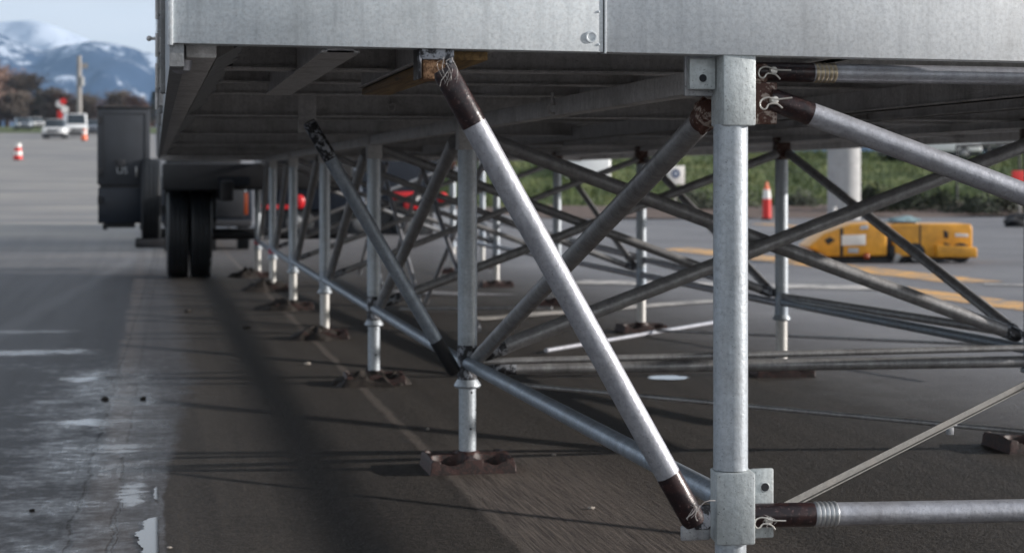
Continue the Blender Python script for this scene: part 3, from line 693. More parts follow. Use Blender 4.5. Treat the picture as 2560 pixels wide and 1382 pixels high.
for k in range(2, 7): mud((XA-.02*k, YA[k]-.02, 0), md[k], .26+.02*(k > 3), .21, .075+.007*k, k*1.7)
mud((XA+.13, YA[2]-.06, 0), 'pale dried mud lip beside the foot of the third left post', .09, .08, .07, 21, 'mud')
for k, l in ((3, 'mud clump round the half lit right row post'), (5, 'mud clump at the foot of the far post behind the second left post')): mud((XB, YB[k], 0), l, .2, .14, .07, 30+k)

# ------------------------------------------------------------------ tubes
def tube_thing(name, cat, a, b, r, m, label, group, s1=0, s2=0, sm_='sleeve', rs=None, threads=None, seg=22, over=1.05):
    a, b = Vector(a), Vector(b); L = (b-a).length; d = (b-a)/L; T = thing(name, label, cat, a, group)
    q = MB(); q.tube(a+d*s1*.9, b-d*s2*.9, r, seg); q.build('tube', m, T)
    rs = rs or r*over
    if s1: q = MB(); q.lathe(a, d, [(0, rs*.8), (.012, rs*.97), (s1-.006, rs), (s1, rs*.97)], seg); q.build('end_sleeve', sm_, T)
    if s2: q = MB(); q.lathe(b, -d, [(0, rs*.8), (.012, rs*.97), (s2-.006, rs), (s2, rs*.97)], seg); q.build('end_sleeve', sm_, T)
    if threads:
        t0_, t1_, nt_, tm = threads; pr = []
        for i in range(nt_):
            c0 = t0_+(t1_-t0_)*i/nt_; w_ = (t1_-t0_)/nt_
            pr += [(c0, r*.98), (c0+w_*.35, r*1.10), (c0+w_*.65, r*1.10), (c0+w_*.97, r*.98)]
        q = MB(); q.lathe(a, d, pr, 32); q.build('threaded_collar', tm, T)
    return T
gBr = 'diagonal brace tubes of the frame'; gLe = 'horizontal ledger tubes of the frame'
def cotter(T, c, scale=1.0, rot=0, Y=None):
    c = Vector(c); def_ = []
    q = MB(); q.lathe(c+Vector((0, .012, 0)), (0, -1, 0), [(0, .008*scale), (.016, .0095*scale), (.019, .008*scale), (.020, .003*scale)], 16); q.build('locking_pin', 'pin', T)
    cr, sr = math.cos(rot), math.sin(rot)
    def w_(x, z): return c+Vector((scale*(x*cr-z*sr), -.008, scale*(x*sr+z*cr)))
    pts = [w_(.040, .001), w_(.02, .001), w_(0, .002), w_(-.010, .006), w_(-.022, .008), w_(-.034, .003), w_(-.038, -.008), w_(-.032, -.017), w_(-.024, -.016), w_(-.018, -.008), w_(-.008, -.007), w_(.004, -.010), w_(.014, -.020)]
    sp = []
    for i in range(len(pts)-1):
        p0, p1, p2, p3 = pts[max(i-1, 0)], pts[i], pts[i+1], pts[min(i+2, len(pts)-1)]
        for j in range(4):
            t_ = j/4; sp.append(.5*((2*p1)+(-p0+p2)*t_+(2*p0-5*p1+4*p2-p3)*t_*t_+(-p0+3*p1-3*p2+p3)*t_**3))
    q = MB(); q.path(sp+[pts[-1]], .0016*scale+.0004, 6); q.build('hairpin_clip', 'pin', T)

# front plane
YF = 3.80
a = P(1108, 172, YF); b = P(1738, 1308, YF)
TB1 = tube_thing('brace_tube', 'diagonal brace', a, b, .0272, 'brace', 'bright sunlit brace slanting down across the front to the nearest post', gBr, .138, .128, seg=40, over=1.02)
# strands of wire at its head and foot
def strands(T, c, n, L, seed, spread=.03, r_=.0011):
    random.seed(seed)
    for i in range(n):
        p = Vector(c)+Vector((random.uniform(-.012, .012), -.030, random.uniform(-.004, .012))); pts = [p]
        dx = random.uniform(-spread*.4, spread); 
        for j in range(1, 9):
            s_ = j/8; pts.append(p+Vector((dx*s_+.010*math.sin(s_*3+i), -.004*math.sin(s_*3.1), -L*s_*random.uniform(.92, 1.0))))
        q = MB(); q.path(pts, r_*random.uniform(.5, 1.2), 5); q.build('wire_strand', 'strand', T)
strands(TB1, P(1112, 160, YF), 8, .05, 5, .022, .0009)
strands(TB1, P(1728, 1262, YF), 4, .035, 8, .02, .0012)
tb = P(1732, 1262, YF)
q = MB(); q.path([tb+Vector((.005, -.028, .0)), tb+Vector((.018, -.03, .012)), tb+Vector((.03, -.028, .014)), tb+Vector((.045, -.02, .012))], .0011, 6); q.build('wire_strand', 'strand', TB1)
T = tube_thing('brace_tube', 'diagonal brace', P(1922, 246, 3.93), P(2740, 553, 3.93), .0272, 'brace', 'sunlit brace falling to the right from the top of the nearest post', gBr, .118, 0, seg=40, over=1.0)
cotter(T, P(1936, 251, 3.90), 1.0, .12)
T = tube_thing('ledger_tube', 'ledger tube', P(1884, 180, 3.95), P(2740, 194, 3.95), .0215, 'brace', 'top horizontal tube with brassy threads right of the nearest post', gLe, .142, 0, seg=40, over=1.08, threads=(.145, .198, 5, 'thread'))
cotter(T, P(1933, 177, 3.925), 1.0, 0)
T = tube_thing('ledger_tube', 'ledger tube', P(1868, 1288, 3.92), P(2740, 1272, 3.92), .0265, 'brace', 'bottom horizontal tube with ribbed grey collar right of the nearest post', gLe, .158, 0, seg=40, over=1.05, threads=(.16, .215, 5, 'thread_grey'))
cotter(T, P(1922, 1300, 3.885), .95, -.05)
strands(T, P(1912, 1292, 3.91), 4, .018, 12, .02, .0009)
# second outrigger brace at the second post
T = tube_thing('brace_tube', 'diagonal brace', P(772, 305, 7.15), P(1138, 932, 7.28), .0275, 'ledger', 'grey brace slanting from the hanging plate down to the second left post', gBr, .17, .16, sm_='joint')
T.children[1].data.materials[0] = M['black']

# row A longitudinal ledgers, braces and top beams
la = ['blue grey low ledger between the nearest and second left posts', 'low ledger between the second and third left posts', 'low ledger between the third and fourth left posts', 'low ledger between the fourth and fifth left posts', 'low ledger between the fifth and sixth left posts', 'low ledger between the two farthest left posts']
lb = ['dark brace rising from the second left post foot to the nearest post head', 'brace from the second left post head down to the third post foot', 'brace from the third left post head down to the fourth post foot', 'brace from the fourth left post head down to the fifth post foot', 'brace from the fifth left post head down to the sixth post foot', 'brace from the sixth left post head down to the farthest post foot']
lc = ['first', 'second', 'third', 'fourth', 'fifth', 'sixth']
for k in range(6):
    tube_thing('ledger_tube', 'ledger tube', Apt(k, .43 if k else .47), Apt(k+1, .44), .0268, 'ledger', la[k], gLe)
    a = Apt(k, 1.36)+Vector((-.022 if k == 0 else -.045, .075 if k == 0 else .05, .0)); b = Apt(k+1, .46)+Vector((.03, -.05, 0))
    tube_thing('brace_tube', 'diagonal brace', a, b, .029, 'brace_worn', lb[k], gBr, .075 if k == 0 else 0, 0, sm_='rust', over=1.12)
    q = MB(); q.span((XA-.028, YA[k]+.046, 1.405), (XA+.028, YA[k+1]-.046, 1.461)); q.span((XA-.028, YA[k]+.046, 1.461), (XA-.018, YA[k+1]-.046, 1.475)) if 0 else None
    o = q.build('long_beam', 'beam', deck, bevel=.004)
# row B
lbb = [None, 'ledger leaving the right edge post towards the post by the delineator', 'sunlit low ledger between the delineator post and the half lit post', 'low ledger behind the half lit right row post', 'low ledger in the far right row beyond the slim sunlit post', 'farthest low ledger of the right row']
lbd = [None, 'dark brace falling right from the delineator post head to the right edge post', 'dark brace left of the delineator post foot', 'thin dark brace left of the half lit right row post', 'thin dark brace beyond the slim sunlit post', 'farthest thin dark brace of the right row']
for k in range(1, 6):
    tube_thing('ledger_tube', 'ledger tube', Bpt(k, .44), Bpt(k+1, .45), .025, 'brace' if k > 1 else 'ledger', lbb[k], gLe)
    tube_thing('brace_tube', 'diagonal brace', Bpt(k+1, 1.36)+Vector((.03, -.05, 0)), Bpt(k, .50)+Vector((-.03, .06, 0)), .0265, 'brace_worn', lbd[k], gBr, 0, .12, sm_='joint')
# lateral braces in each bay plane
lx = [None, ('long dark brace rising right from the second left post foot across the photo', 'dark brace falling from the second left post head to the right edge post'),
      ('dark brace rising right from the third left post foot', 'brace falling right from the third left post head'),
      ('brace rising right from the fourth left post foot', 'brace falling right from the fourth left post head'),
      ('brace rising right from the fifth left post foot', 'brace falling right from the fifth left post head'),
      ('brace rising right from the sixth left post foot', 'brace falling right from the sixth left post head'),
      ('brace rising right from the farthest left post foot', 'brace falling right from the farthest left post head')]
for k in range(1, 7):
    r_ = .0315 if k == 1 else .0275 if k == 2 else .024
    tube_thing('brace_tube', 'diagonal brace', Apt(k, .475)+Vector((.06, -.03, 0)), Bpt(k, 1.36)+Vector((-.04, -.03, 0)), r_, 'brace_worn', lx[k][0], gBr, .10, 0, sm_='joint')
    tube_thing('brace_tube', 'diagonal brace', Apt(k, 1.385)+Vector((.05, .03, 0)), Bpt(k, .50)+Vector((-.05, .03, 0)), r_, 'brace_worn' if k != 1 else 'brace_worn', lx[k][1], gBr, 0, .08, sm_='joint')
cm = [Vector((2.48, y, 0)) for y in (13.73, 16.85, 19.75, 22.4)]
for k in range(3):
    a, b = cm[k], cm[k+1]
    tube_thing('brace_tube', 'diagonal brace', a+Vector((0, 0, .04)), b+Vector((0, 0, 1.38)), .022, 'brace', ['nearest', 'middle', 'farthest'][k]+' rising brace of the middle line between the two rows', gBr)
    tube_thing('brace_tube', 'diagonal brace', a+Vector((.06, 0, 1.38)), b+Vector((.06, 0, .04)), .022, 'brace', ['nearest', 'middle', 'farthest'][k]+' falling brace of the middle line between the two rows', gBr)
# second bay lateral ledgers
tube_thing('ledger_tube', 'ledger tube', P(1190, 904, 7.36), P(2610, 868, 7.40), .0145, 'brace_worn', 'slim upper horizontal tube from the second left post to the right edge', gLe)
tube_thing('ledger_tube', 'ledger tube', P(1236, 921, 7.45), P(2610, 903, 7.45), .0262, 'brace_worn', 'stout lower horizontal tube with black end beside the second left post', gLe, .09, .1, sm_='joint')
tube_thing('ledger_tube', 'ledger tube', P(1208, 545, 21.5), Bpt(2, .50), .029, 'brace', 'long pale sunlit tube dropping towards the delineator post foot', gLe)
tube_thing('ledger_tube', 'ledger tube', P(1962, 742, 10.5), P(2600, 842, 8.2), .024, 'brace_worn', 'dark tube below the ledger of the right edge post', gLe)
# thin rods
tube_thing('tie_rod', 'tie rod', P(1250, 957, 7.3), P(2700, 1092, 5.6), .0098, 'brace_worn', 'thin dark rod running from the second left post to the right edge', 'thin rods among the posts')
tube_thing('tie_rod', 'tie rod', G(1365, 876, .02), G(1815, 801, .02), .016, 'brace', 'pale thin rod low on the ground by the half lit post', 'thin rods among the posts')
tube_thing('tie_rod', 'tie rod', P(1640, 826, 13.4), P(2620, 868, 9.9), .010, 'brace_worn', 'dark thin rod low behind the slim horizontal tube', 'thin rods among the posts')
tube_thing('tie_rod', 'tie rod', P(950, 728, 18.5), P(1300, 742, 18.5), .024, 'brace', 'pale pole lying on the ground behind the second left post', 'thin rods among the posts')
tube_thing('tie_rod', 'tie rod', P(1380, 770, 15.5), P(1000, 772, 16.2), .015, 'brace_worn', 'dark pole on the ground left of the half lit post', 'thin rods among the posts')
# flat angle bar with clip
a = P(1960, 1264, 4.05); b = P(2720, 880, 5.5)
T = thing('angle_bar', 'flat grey angle bar rising right from the bottom tube, clipped midway', 'angle bar', a)
q = MB(); d = (b-a).normalized(); up = d.cross(Vector((0, 1, 0))).normalized(); up = up if up.z > 0 else -up
q.bar(a, b, .003, .018, up); q.bar(a-up*.009+Vector((0, -.006, 0)), b-up*.009+Vector((0, -.006, 0)), .013, .003, up); q.build('bar', 'worn_bar', T)
c = P(2370, 1064, 4.78); q = MB(); q.box(c+Vector((0, -.012, -.012)), (.016, .02, .022)); q.box(c+Vector((0, -.012, .004)), (.034, .024, .004)); q.build('clip', 'cast2', T, bevel=.001)

# ------------------------------------------------------------------ little debris
def crumb(px, py, r_, m, label, seed):
    p = G(px, py); q = MB(); q.ball(p+Vector((0, 0, r_*.5)), r_, 2, (1.4, 1, .7), .6, seed); o = q.build('pebble', m, origin=p, smooth=False); tag(o, label, 'pebble', 'loose pebbles on the pavement')
crumb(768, 912, .016, 'grey_stone', 'pale pebble on the dark ground left of the third post foot', 1)
crumb(1478, 1272, .009, 'grey_stone', 'pale chip on the grooved ground below the blue grey ledger', 2)
crumb(423, 1370, .006, 'grey_stone', 'tiny pale chip beside the puddle edge', 3)
crumb(262, 1000, .016, 'dark_stone', 'dark crumb on the wet lane', 4)
crumb(358, 998, .014, 'dark_stone', 'dark crumb on the wet sheen near the lane edge', 5)
crumb(470, 781, .022, 'dark_stone', 'dark crumb behind the pale track by the deck edge', 6)
crumb(616, 822, .024, 'dark_stone', 'dark crumb left of the fourth post mud', 7)
crumb(1070, 1073, .006, 'grey_stone', 'tiny pale chip left of the second post foot', 8)
crumb(1385, 1138, .007, 'grey_stone', 'tiny pale chip under the blue grey ledger', 9)
crumb(80, 1277, .008, 'dark_stone', 'dark splinter on the lane near the left edge', 10)

# ------------------------------------------------------------------ truck wheels, box, spare
def tyre(T, c, r_, wd, name='tyre'):
    c = Vector(c); h = wd/2; pr = [(-h, r_*.55), (-h, r_*.80), (-h*.97, r_*.93), (-h*.86, r_*.985)]
    for g_ in (-.62, -.22, .22, .62):
        pr += [((g_-.07)*h*.86/.86, r_), ((g_-.05)*h, r_*.982), ((g_+.05)*h, r_*.982), ((g_+.07)*h, r_)]
    pr += [(h*.86, r_*.985), (h*.97, r_*.93), (h, r_*.80), (h, r_*.55)]
    q = MB(); q.lathe(c, (1, 0, 0), pr, 48); o = q.build(name, 'rubber', T)
    q = MB(); q.lathe(c, (1, 0, 0), [(-h*.9, r_*.56), (-h*.5, r_*.5), (-h*.5, r_*.2), (-h*1.02, r_*.16), (-h*1.02, .001)], 24); q.build('rim', 'rim', o)
    return o
tw = thing('trailer_axle', 'dark dual tyred trailer axle standing under the far end of the stage', 'trailer axle', (.45, 22.6, 0))
tyre(tw, (.31, 22.6, .53), .53, .265); tyre(tw, (.59, 22.6, .53), .53, .265)
q = MB(); q.tube((.2, 22.6, .53), (2.4, 22.6, .53), .07, 20); q.build('axle', 'black', tw)
q = MB(); q.span((.12, 21.9, 1.08), (2.4, 23.3, 1.40)); q.span((.8, 21.6, .95), (.95, 25.5, 1.19)); q.build('chassis', 'black', tw, bevel=.02)
q = MB(); q.span((.16, 23.25, .30), (.80, 23.27, 1.12)); q.build('mud_flap', 'rubber', tw)
q = MB(); q.span((.78, 21.7, 1.14), (1.15, 22.0, 1.24)); q.build('lamp_bracket', 'navy', tw)
sp = D(378, 500, 24.2)
ts = thing('spare_wheel', 'upright spare tyre held in a bracket left of the dual tyres', 'spare wheel', (sp.x, sp.y, .4))
tyre(ts, (sp.x, sp.y, .93), .56, .26)
q = MB(); q.span((sp.x-.21, sp.y-.3, .30), (sp.x+.22, sp.y+.35, .42)); q.span((sp.x+.10, sp.y-.1, .42), (sp.x+.45, sp.y+.1, .55)); q.build('carrier_bracket', 'black', ts, bevel=.02)
def P2(px, py, d): return D(px, py, d)
a = D(243, 272, 24.0); b = D(375, 570, 24.0)
tb_ = thing('generator_box', 'tall charcoal equipment box with blue black lower half at the roadside', 'equipment box', (a.x, a.y, b.z))
zm = D(243, 462, 24).z
q = MB(); q.span((a.x, a.y, zm), (b.x, a.y+.8, a.z)); q.build('upper_case', 'charcoal', tb_, bevel=.012)
q = MB(); q.span((a.x-.01, a.y-.01, a.z), (b.x+.01, a.y+.82, a.z+.03)); q.build('lid', 'black', tb_, bevel=.008)
q = MB(); q.span((a.x+.01, a.y+.02, b.z+.06), (b.x-.02, a.y+.8, zm-.04)); q.build('lower_case', 'navy', tb_, bevel=.012)
q = MB(); q.span((a.x+.03, a.y+.03, zm-.04), (b.x-.04, a.y+.7, zm)); q.build('seam_frame', 'black', tb_)
q = MB(); q.span((a.x+.1, a.y+.08, b.z), (b.x-.2, a.y+.6, b.z+.06)); q.build('skid', 'black', tb_)
c = D(303, 408, 24); q = MB(); q.span((c.x-.07, a.y-.03, c.z-.1), (c.x+.05, a.y-.002, c.z+.05)); q.build('handle_recess', 'black', tb_, bevel=.01)
def text(s_, loc, size, m, parent, name, rotz=0, ext=.002):
    cu = bpy.data.curves.new(name, 'FONT'); cu.body = s_; cu.size = size; cu.extrude = ext; cu.align_x = 'CENTER'; cu.align_y = 'CENTER'
    o = bpy.data.objects.new(name+'_tmp', cu); C.objects.link(o)
    dg = bpy.context.evaluated_depsgraph_get(); me = bpy.data.meshes.new_from_object(o.evaluated_get(dg)); bpy.data.objects.remove(o)
    o = bpy.data.objects.new(name, me); C.objects.link(o); me.materials.clear(); me.materials.append(M[m])
    o.rotation_euler = (R(90), 0, rotz); o.parent = parent; o.location = Vector(loc)-parent_world(parent); return o
c = D(305, 427, 24); text('US', (c.x, a.y-.034, c.z), .13, 'grey_print', tb_, 'lettering')
for px, py in ((250, 300), (250, 430), (250, 500)):
    c = D(px, py, 24); q = MB(); q.span((c.x-.02, a.y-.022, c.z-.05), (c.x+.03, a.y-.001, c.z+.05)); q.tube((c.x-.022, a.y-.014, c.z-.055), (c.x-.022, a.y-.014, c.z+.055), .010, 8); q.build('hinge', 'black', tb_)
q = MB(); c = D(338, 430, 24); q.span((c.x, a.y-.03, c.z-.07), (c.x+.03, a.y-.001, c.z+.07)); q.build('door_latch', 'rim', tb_, bevel=.004)
q = MB(); c0 = D(256, 283, 24); c1 = D(364, 455, 24)
for (xa, xb, za, zb) in ((c0.x, c1.x, c0.z-.012, c0.z), (c0.x, c1.x, c1.z, c1.z+.012), (c0.x, c0.x+.012, c1.z+.013, c0.z-.013), (c1.x-.012, c1.x, c1.z+.013, c0.z-.013)): q.span((xa, a.y-.004, za), (xb, a.y+.001, zb))
q.build('door_seam', 'black', tb_)
for px in (262, 355):
    c = D(px, 560, 24); q = MB(); q.span((c.x-.03, a.y+.1, c.z-.08), (c.x+.03, a.y+.2, c.z)); q.build('foot', 'black', tb_)
# box mount reaching to trailer so it does not float
q = MB(); q.span((b.x-.05, a.y+.5, .72), (.5, a.y+.62, .86)); q.build('mounting_arm', 'black', tb_)

# second truck, rear view with plate
d2 = 29.5
t2 = thing('dark_pickup', 'dark truck seen from behind with a pale licence plate and orange lamp', 'truck', (D(530, 450, d2).x, D(530, 450, d2).y, 0))
a = D(400, 470, d2); b = D(634, 590, d2); yb_ = a.y
q = MB(); q.span((a.x+.9, yb_-.02, D(0, 545, d2).z), (b.x-.12, yb_+.1, D(0, 470, d2).z)); q.build('tailgate', 'black', t2, bevel=.02)
q = MB(); q.span((a.x, yb_, D(0, 560, d2).z), (b.x, yb_+4.6, D(0, 440, d2).z)); q.build('body', 'navy', t2, bevel=.04)
q = MB(); q.span((a.x+.1, yb_+1.8, D(0, 440, d2).z), (b.x-.1, yb_+3.4, D(0, 440, d2).z+.5)); q.build('cab', 'black', t2, bevel=.08)
q = MB(); q.span((a.x+.05, yb_-.1, D(0, 567, d2).z), (b.x-.02, yb_-.005, D(0, 550, d2).z)); q.build('bumper', 'black', t2, bevel=.02)
c = D(594, 468, d2); q = MB(); q.span((c.x-.15, yb_-.012, c.z-.075), (c.x+.15, yb_-.002, c.z+.075)); pl = q.build('licence_plate', 'plate', t2, bevel=.003)
for dx in (-.08, -.03, .02, .07): 
    q = MB(); q.span((c.x+dx-.012, yb_-.016, c.z-.03), (c.x+dx+.012, yb_-.0125, c.z+.03)); q.build('plate_mark', 'ink', pl)
c = D(615, 510, d2); q = MB(); q.span((c.x-.045, yb_-.02, c.z-.18), (c.x+.045, yb_-.002, c.z+.18)); q.build('tail_lamp', 'orange_lamp', t2, bevel=.01)
c = D(532, 487, d2-.4); q = MB(); q.span((c.x-.05, yb_-.02, c.z-.07), (c.x+.05, yb_-.002, c.z+.07)); q.build('reflector', 'plate', t2, bevel=.01)
for px in (430, 616):
    c = D(px, 450, d2); tyre(t2, (c.x, yb_+.8, .36), .36, .2, 'wheel')
c = D(573, 572, d2); q = MB(); q.tube((c.x, yb_-.16, c.z+.02), (c.x, yb_-.16, c.z-.1), .035, 14); q.build('tow_hitch', 'black', t2)

# dark box trailer behind the frame with red lamps
d3 = 34.5
a = D(650, 412, d3); b = D(1122, 600, d3)
t3 = thing('dark_trailer', 'long dark trailer with red lamps parked behind the far bays', 'trailer', (a.x, a.y, 0))
q = MB(); q.span((a.x, a.y-.3, .62), (b.x-.12, a.y+2.2, 3.0)); q.build('body', 'navy', t3, bevel=.05)
q = MB(); q.span((a.x+.1, a.y-.1, .14), (b.x-.2, a.y+2.0, .62)); q.build('chassis', 'black', t3, bevel=.03)
for px in (720, 800, 960, 1040): c = D(px, 450, d3); 
for px in (735, 905, 1035):
    c = D(px, 450, d3); q = MB(); q.lathe((c.x, a.y-.25, .38), (0, 1, 0), [(0, .30), (.03, .37), (.22, .38), (.25, .3)], 28); wh = q.build('wheel', 'rubber', t3); q = MB(); q.lathe((c.x, a.y-.255, .38), (0, 1, 0), [(0, .02), (.005, .16), (.02, .18)], 20); q.build('hub', 'rim', wh)
c = D(1106, 494, d3-.6); q = MB(); q.ball(c, .105, 2, (1, .6, 1)); q.build('tail_lamp', 'red_lamp', t3)
q = MB(); q.span((c.x-.03, c.y, c.z-.2), (c.x+.03, c.y+.35, c.z-.08)); q.build('lamp_bracket', 'black', t3)
c = D(1028, 492, d3-.4); q = MB(); q.span((c.x-.27, a.y-.36, c.z-.06), (c.x+.16, a.y-.3, c.z+.09)); q.build('marker_panel', 'red_lamp', t3, bevel=.02)
c = D(1040, 515, d3-.4); q = MB(); q.span((c.x-.14, a.y-.37, c.z-.07), (c.x+.13, a.y-.3, c.z+.06)); q.build('tail_lamp', 'red_lamp', t3, bevel=.02)
c = D(1052, 500, d3-.4); q = MB(); q.box((c.x, a.y-.40, c.z), (.07, .05, .2), Matrix.Rotation(R(40), 3, 'Y')); q.build('strap', 'white_plastic', t3)
c = D(752, 505, d3-.4); q = MB(); q.ball((c.x, a.y-.33, c.z), .10, 2, (1, .4, 1.4)); q.build('tail_lamp', 'red_lamp', t3)
c = D(700, 515, d3-.4); q = MB(); q.span((c.x-.4, a.y-.34, c.z-.06), (c.x+.2, a.y-.3, c.z+.02)); q.build('side_stripe', 'red_lamp', t3)

# ------------------------------------------------------------------ yellow machine
dm = 26.0
def Dm(px, py, o_=0): return D(px, py, dm+o_)
org = Dm(2220, 655); ty = thing('yellow_floor_machine', 'low yellow towed machine with white placard on the lot', 'machine', (org.x, org.y, 0))
ux = (Dm(2320, 600)-Dm(2220, 600)).normalized(); uy = Vector((-ux.y, ux.x, 0))
def slab(pts, t0_, t1_, name, m, bev=.02, par=None):
    q = MB(); base = [Dm(x, y) for x, y in pts]; n = len(base)
    vs = [p+uy*t0_ for p in base]+[p+uy*t1_ for p in base]
    q.add(vs, [tuple(range(n))[::-1], tuple(range(n, 2*n))]+[(i, (i+1) % n, n+(i+1) % n, n+i) for i in range(n)])
    return q.build(name, m, par or ty, bevel=bev, seg=3)
slab([(2020, 618), (2060, 585), (2130, 560), (2200, 556), (2218, 572), (2218, 640), (2070, 642)], 0, .95, 'front_body', 'yellow', .03)
slab([(2228, 566), (2236, 560), (2428, 560), (2434, 568), (2434, 632), (2360, 646), (2236, 640)], .05, .9, 'rear_body', 'yellow', .03)
slab([(2236, 600), (2280, 640), (2240, 640)], .02, .06, 'side_skirt', 'yellow', .004)
slab([(2100, 570), (2108, 570), (2108, 640), (2100, 640)], -.006, .0, 'panel_gap', 'black', .001)
slab([(2300, 562), (2304, 562), (2304, 640), (2300, 640)], .044, .05, 'panel_gap', 'black', .001)
slab([(2060, 600), (2075, 592), (2088, 600), (2070, 612)], -.01, .0, 'grip_plate', 'black', .002)
slab([(2240, 555), (2296, 555), (2300, 561), (2240, 561)], .2, .6, 'seat_pad', 'black', .02)
slab([(2340, 612), (2440, 618), (2440, 644), (2340, 642)], -.08, .9, 'bumper', 'yellow', .02)
slab([(2216, 570), (2232, 570), (2232, 640), (2216, 640)], .08, .85, 'pivot', 'black', .005)
slab([(2104, 588), (2164, 586), (2164, 612), (2104, 614)], -.012, .0, 'placard', 'white_plastic', .002)
slab([(2120, 620), (2146, 620), (2146, 632), (2120, 632)], -.012, .0, 'sticker', 'grey_print', .002)
slab([(2390, 583), (2422, 585), (2422, 593), (2390, 592)], .035, .048, 'sticker', 'white_plastic', .002)
slab([(2360, 575), (2372, 580), (2372, 596), (2362, 594)], .035, .049, 'stain', 'black', .002)
slab([(2362, 606), (2378, 612), (2376, 622), (2364, 620)], .03, .049, 'stain', 'black', .002)
slab([(2150, 565), (2170, 562), (2170, 572), (2150, 574)], -.012, .0, 'sticker', 'plate', .002)
q = MB(); q.ball(Dm(2164, 640)-uy*.05, .05, 2); q.build('orange_beacon', 'orange_lamp', ty)
slab([(2060, 642), (2400, 642), (2396, 652), (2070, 652)], .1, .8, 'underframe', 'black', .005)
for px in (2060, 2250, 2290, 2404):
    c = Dm(px, 650); q = MB(); q.lathe(c-Vector((0, 0, c.z-.145))+uy*.03, uy, [(0, .10), (.015, .145), (.12, .145), (.13, .10)], 24); wh = q.build('wheel', 'rubber', ty)
    q = MB(); q.lathe(c-Vector((0, 0, c.z-.145))+uy*.02, uy, [(0, .01), (.008, .07), (.02, .075)], 16); q.build('rim', 'rim', wh)
for px, py in ((2288, 640), (2240, 648)): 
    c = Dm(px, py); q = MB(); q.box(c-uy*.02, (.09, .05, .16), Matrix.Rotation(R(20), 3, 'Y')); q.build('bracket', 'rim', ty, bevel=.01)

# delineators and cones
def delineator(px, pyb, d, h, label):
    p = D(px, pyb, d); z0 = p.z; T = thing('delineator', label, 'traffic post', p)
    q = MB(); q.lathe(p, (0, 0, 1), [(0, .2), (.03, .2), (.05, .13)], 20); q.build('base', 'black', T)
    q = MB(); q.lathe(p+Vector((0, 0, .05)), (0, 0, 1), [(0, .135), (h*.5, .125)], 20); q.build('lower_tube', 'red_plastic', T)
    q = MB(); q.lathe(p+Vector((0, 0, .05+h*.5)), (0, 0, 1), [(0, .127), (h*.24, .10)], 20); q.build('reflective_band', 'white_plastic', T)
    q = MB(); q.lathe(p+Vector((0, 0, .05+h*.74)), (0, 0, 1), [(0, .095), (h*.10, .05), (h*.2, .03)], 20); q.build('tip', 'orange_plastic', T); return T
delineator(1917, 549, 54, 1.15, 'red delineator with white band standing before the grass bank')
p = D(45, 408, 87); T = thing('traffic_barrel', 'red and white striped barrel on the far left lane', 'traffic barrel', p)
for i, (m_, nm) in enumerate((('black', 'base'), ('red_plastic', 'stripe'), ('white_plastic', 'stripe'), ('red_plastic', 'stripe'), ('white_plastic', 'top'))):
    q = MB(); q.lathe(p+Vector((0, 0, .19*i)), (0, 0, 1), [(0, .24-.02*i), (.19, .23-.02*i)], 20); q.build(nm, m_, T)
p = D(211, 352, 150); T = thing('traffic_cone', 'orange cone right of the white van on the far lane', 'traffic cone', p)
q = MB(); q.box(p+Vector((0, 0, .03)), (.6, .6, .06)); q.build('base', 'black', T); q = MB(); q.lathe(p+Vector((0, 0, .06)), (0, 0, 1), [(0, .27), (.9, .12)], 16); q.build('cone', 'orange_plastic', T); q = MB(); q.lathe(p+Vector((0, 0, .55)), (0, 0, 1), [(0, .22), (.25, .18)], 16); q.build('reflective_band', 'white_plastic', T)

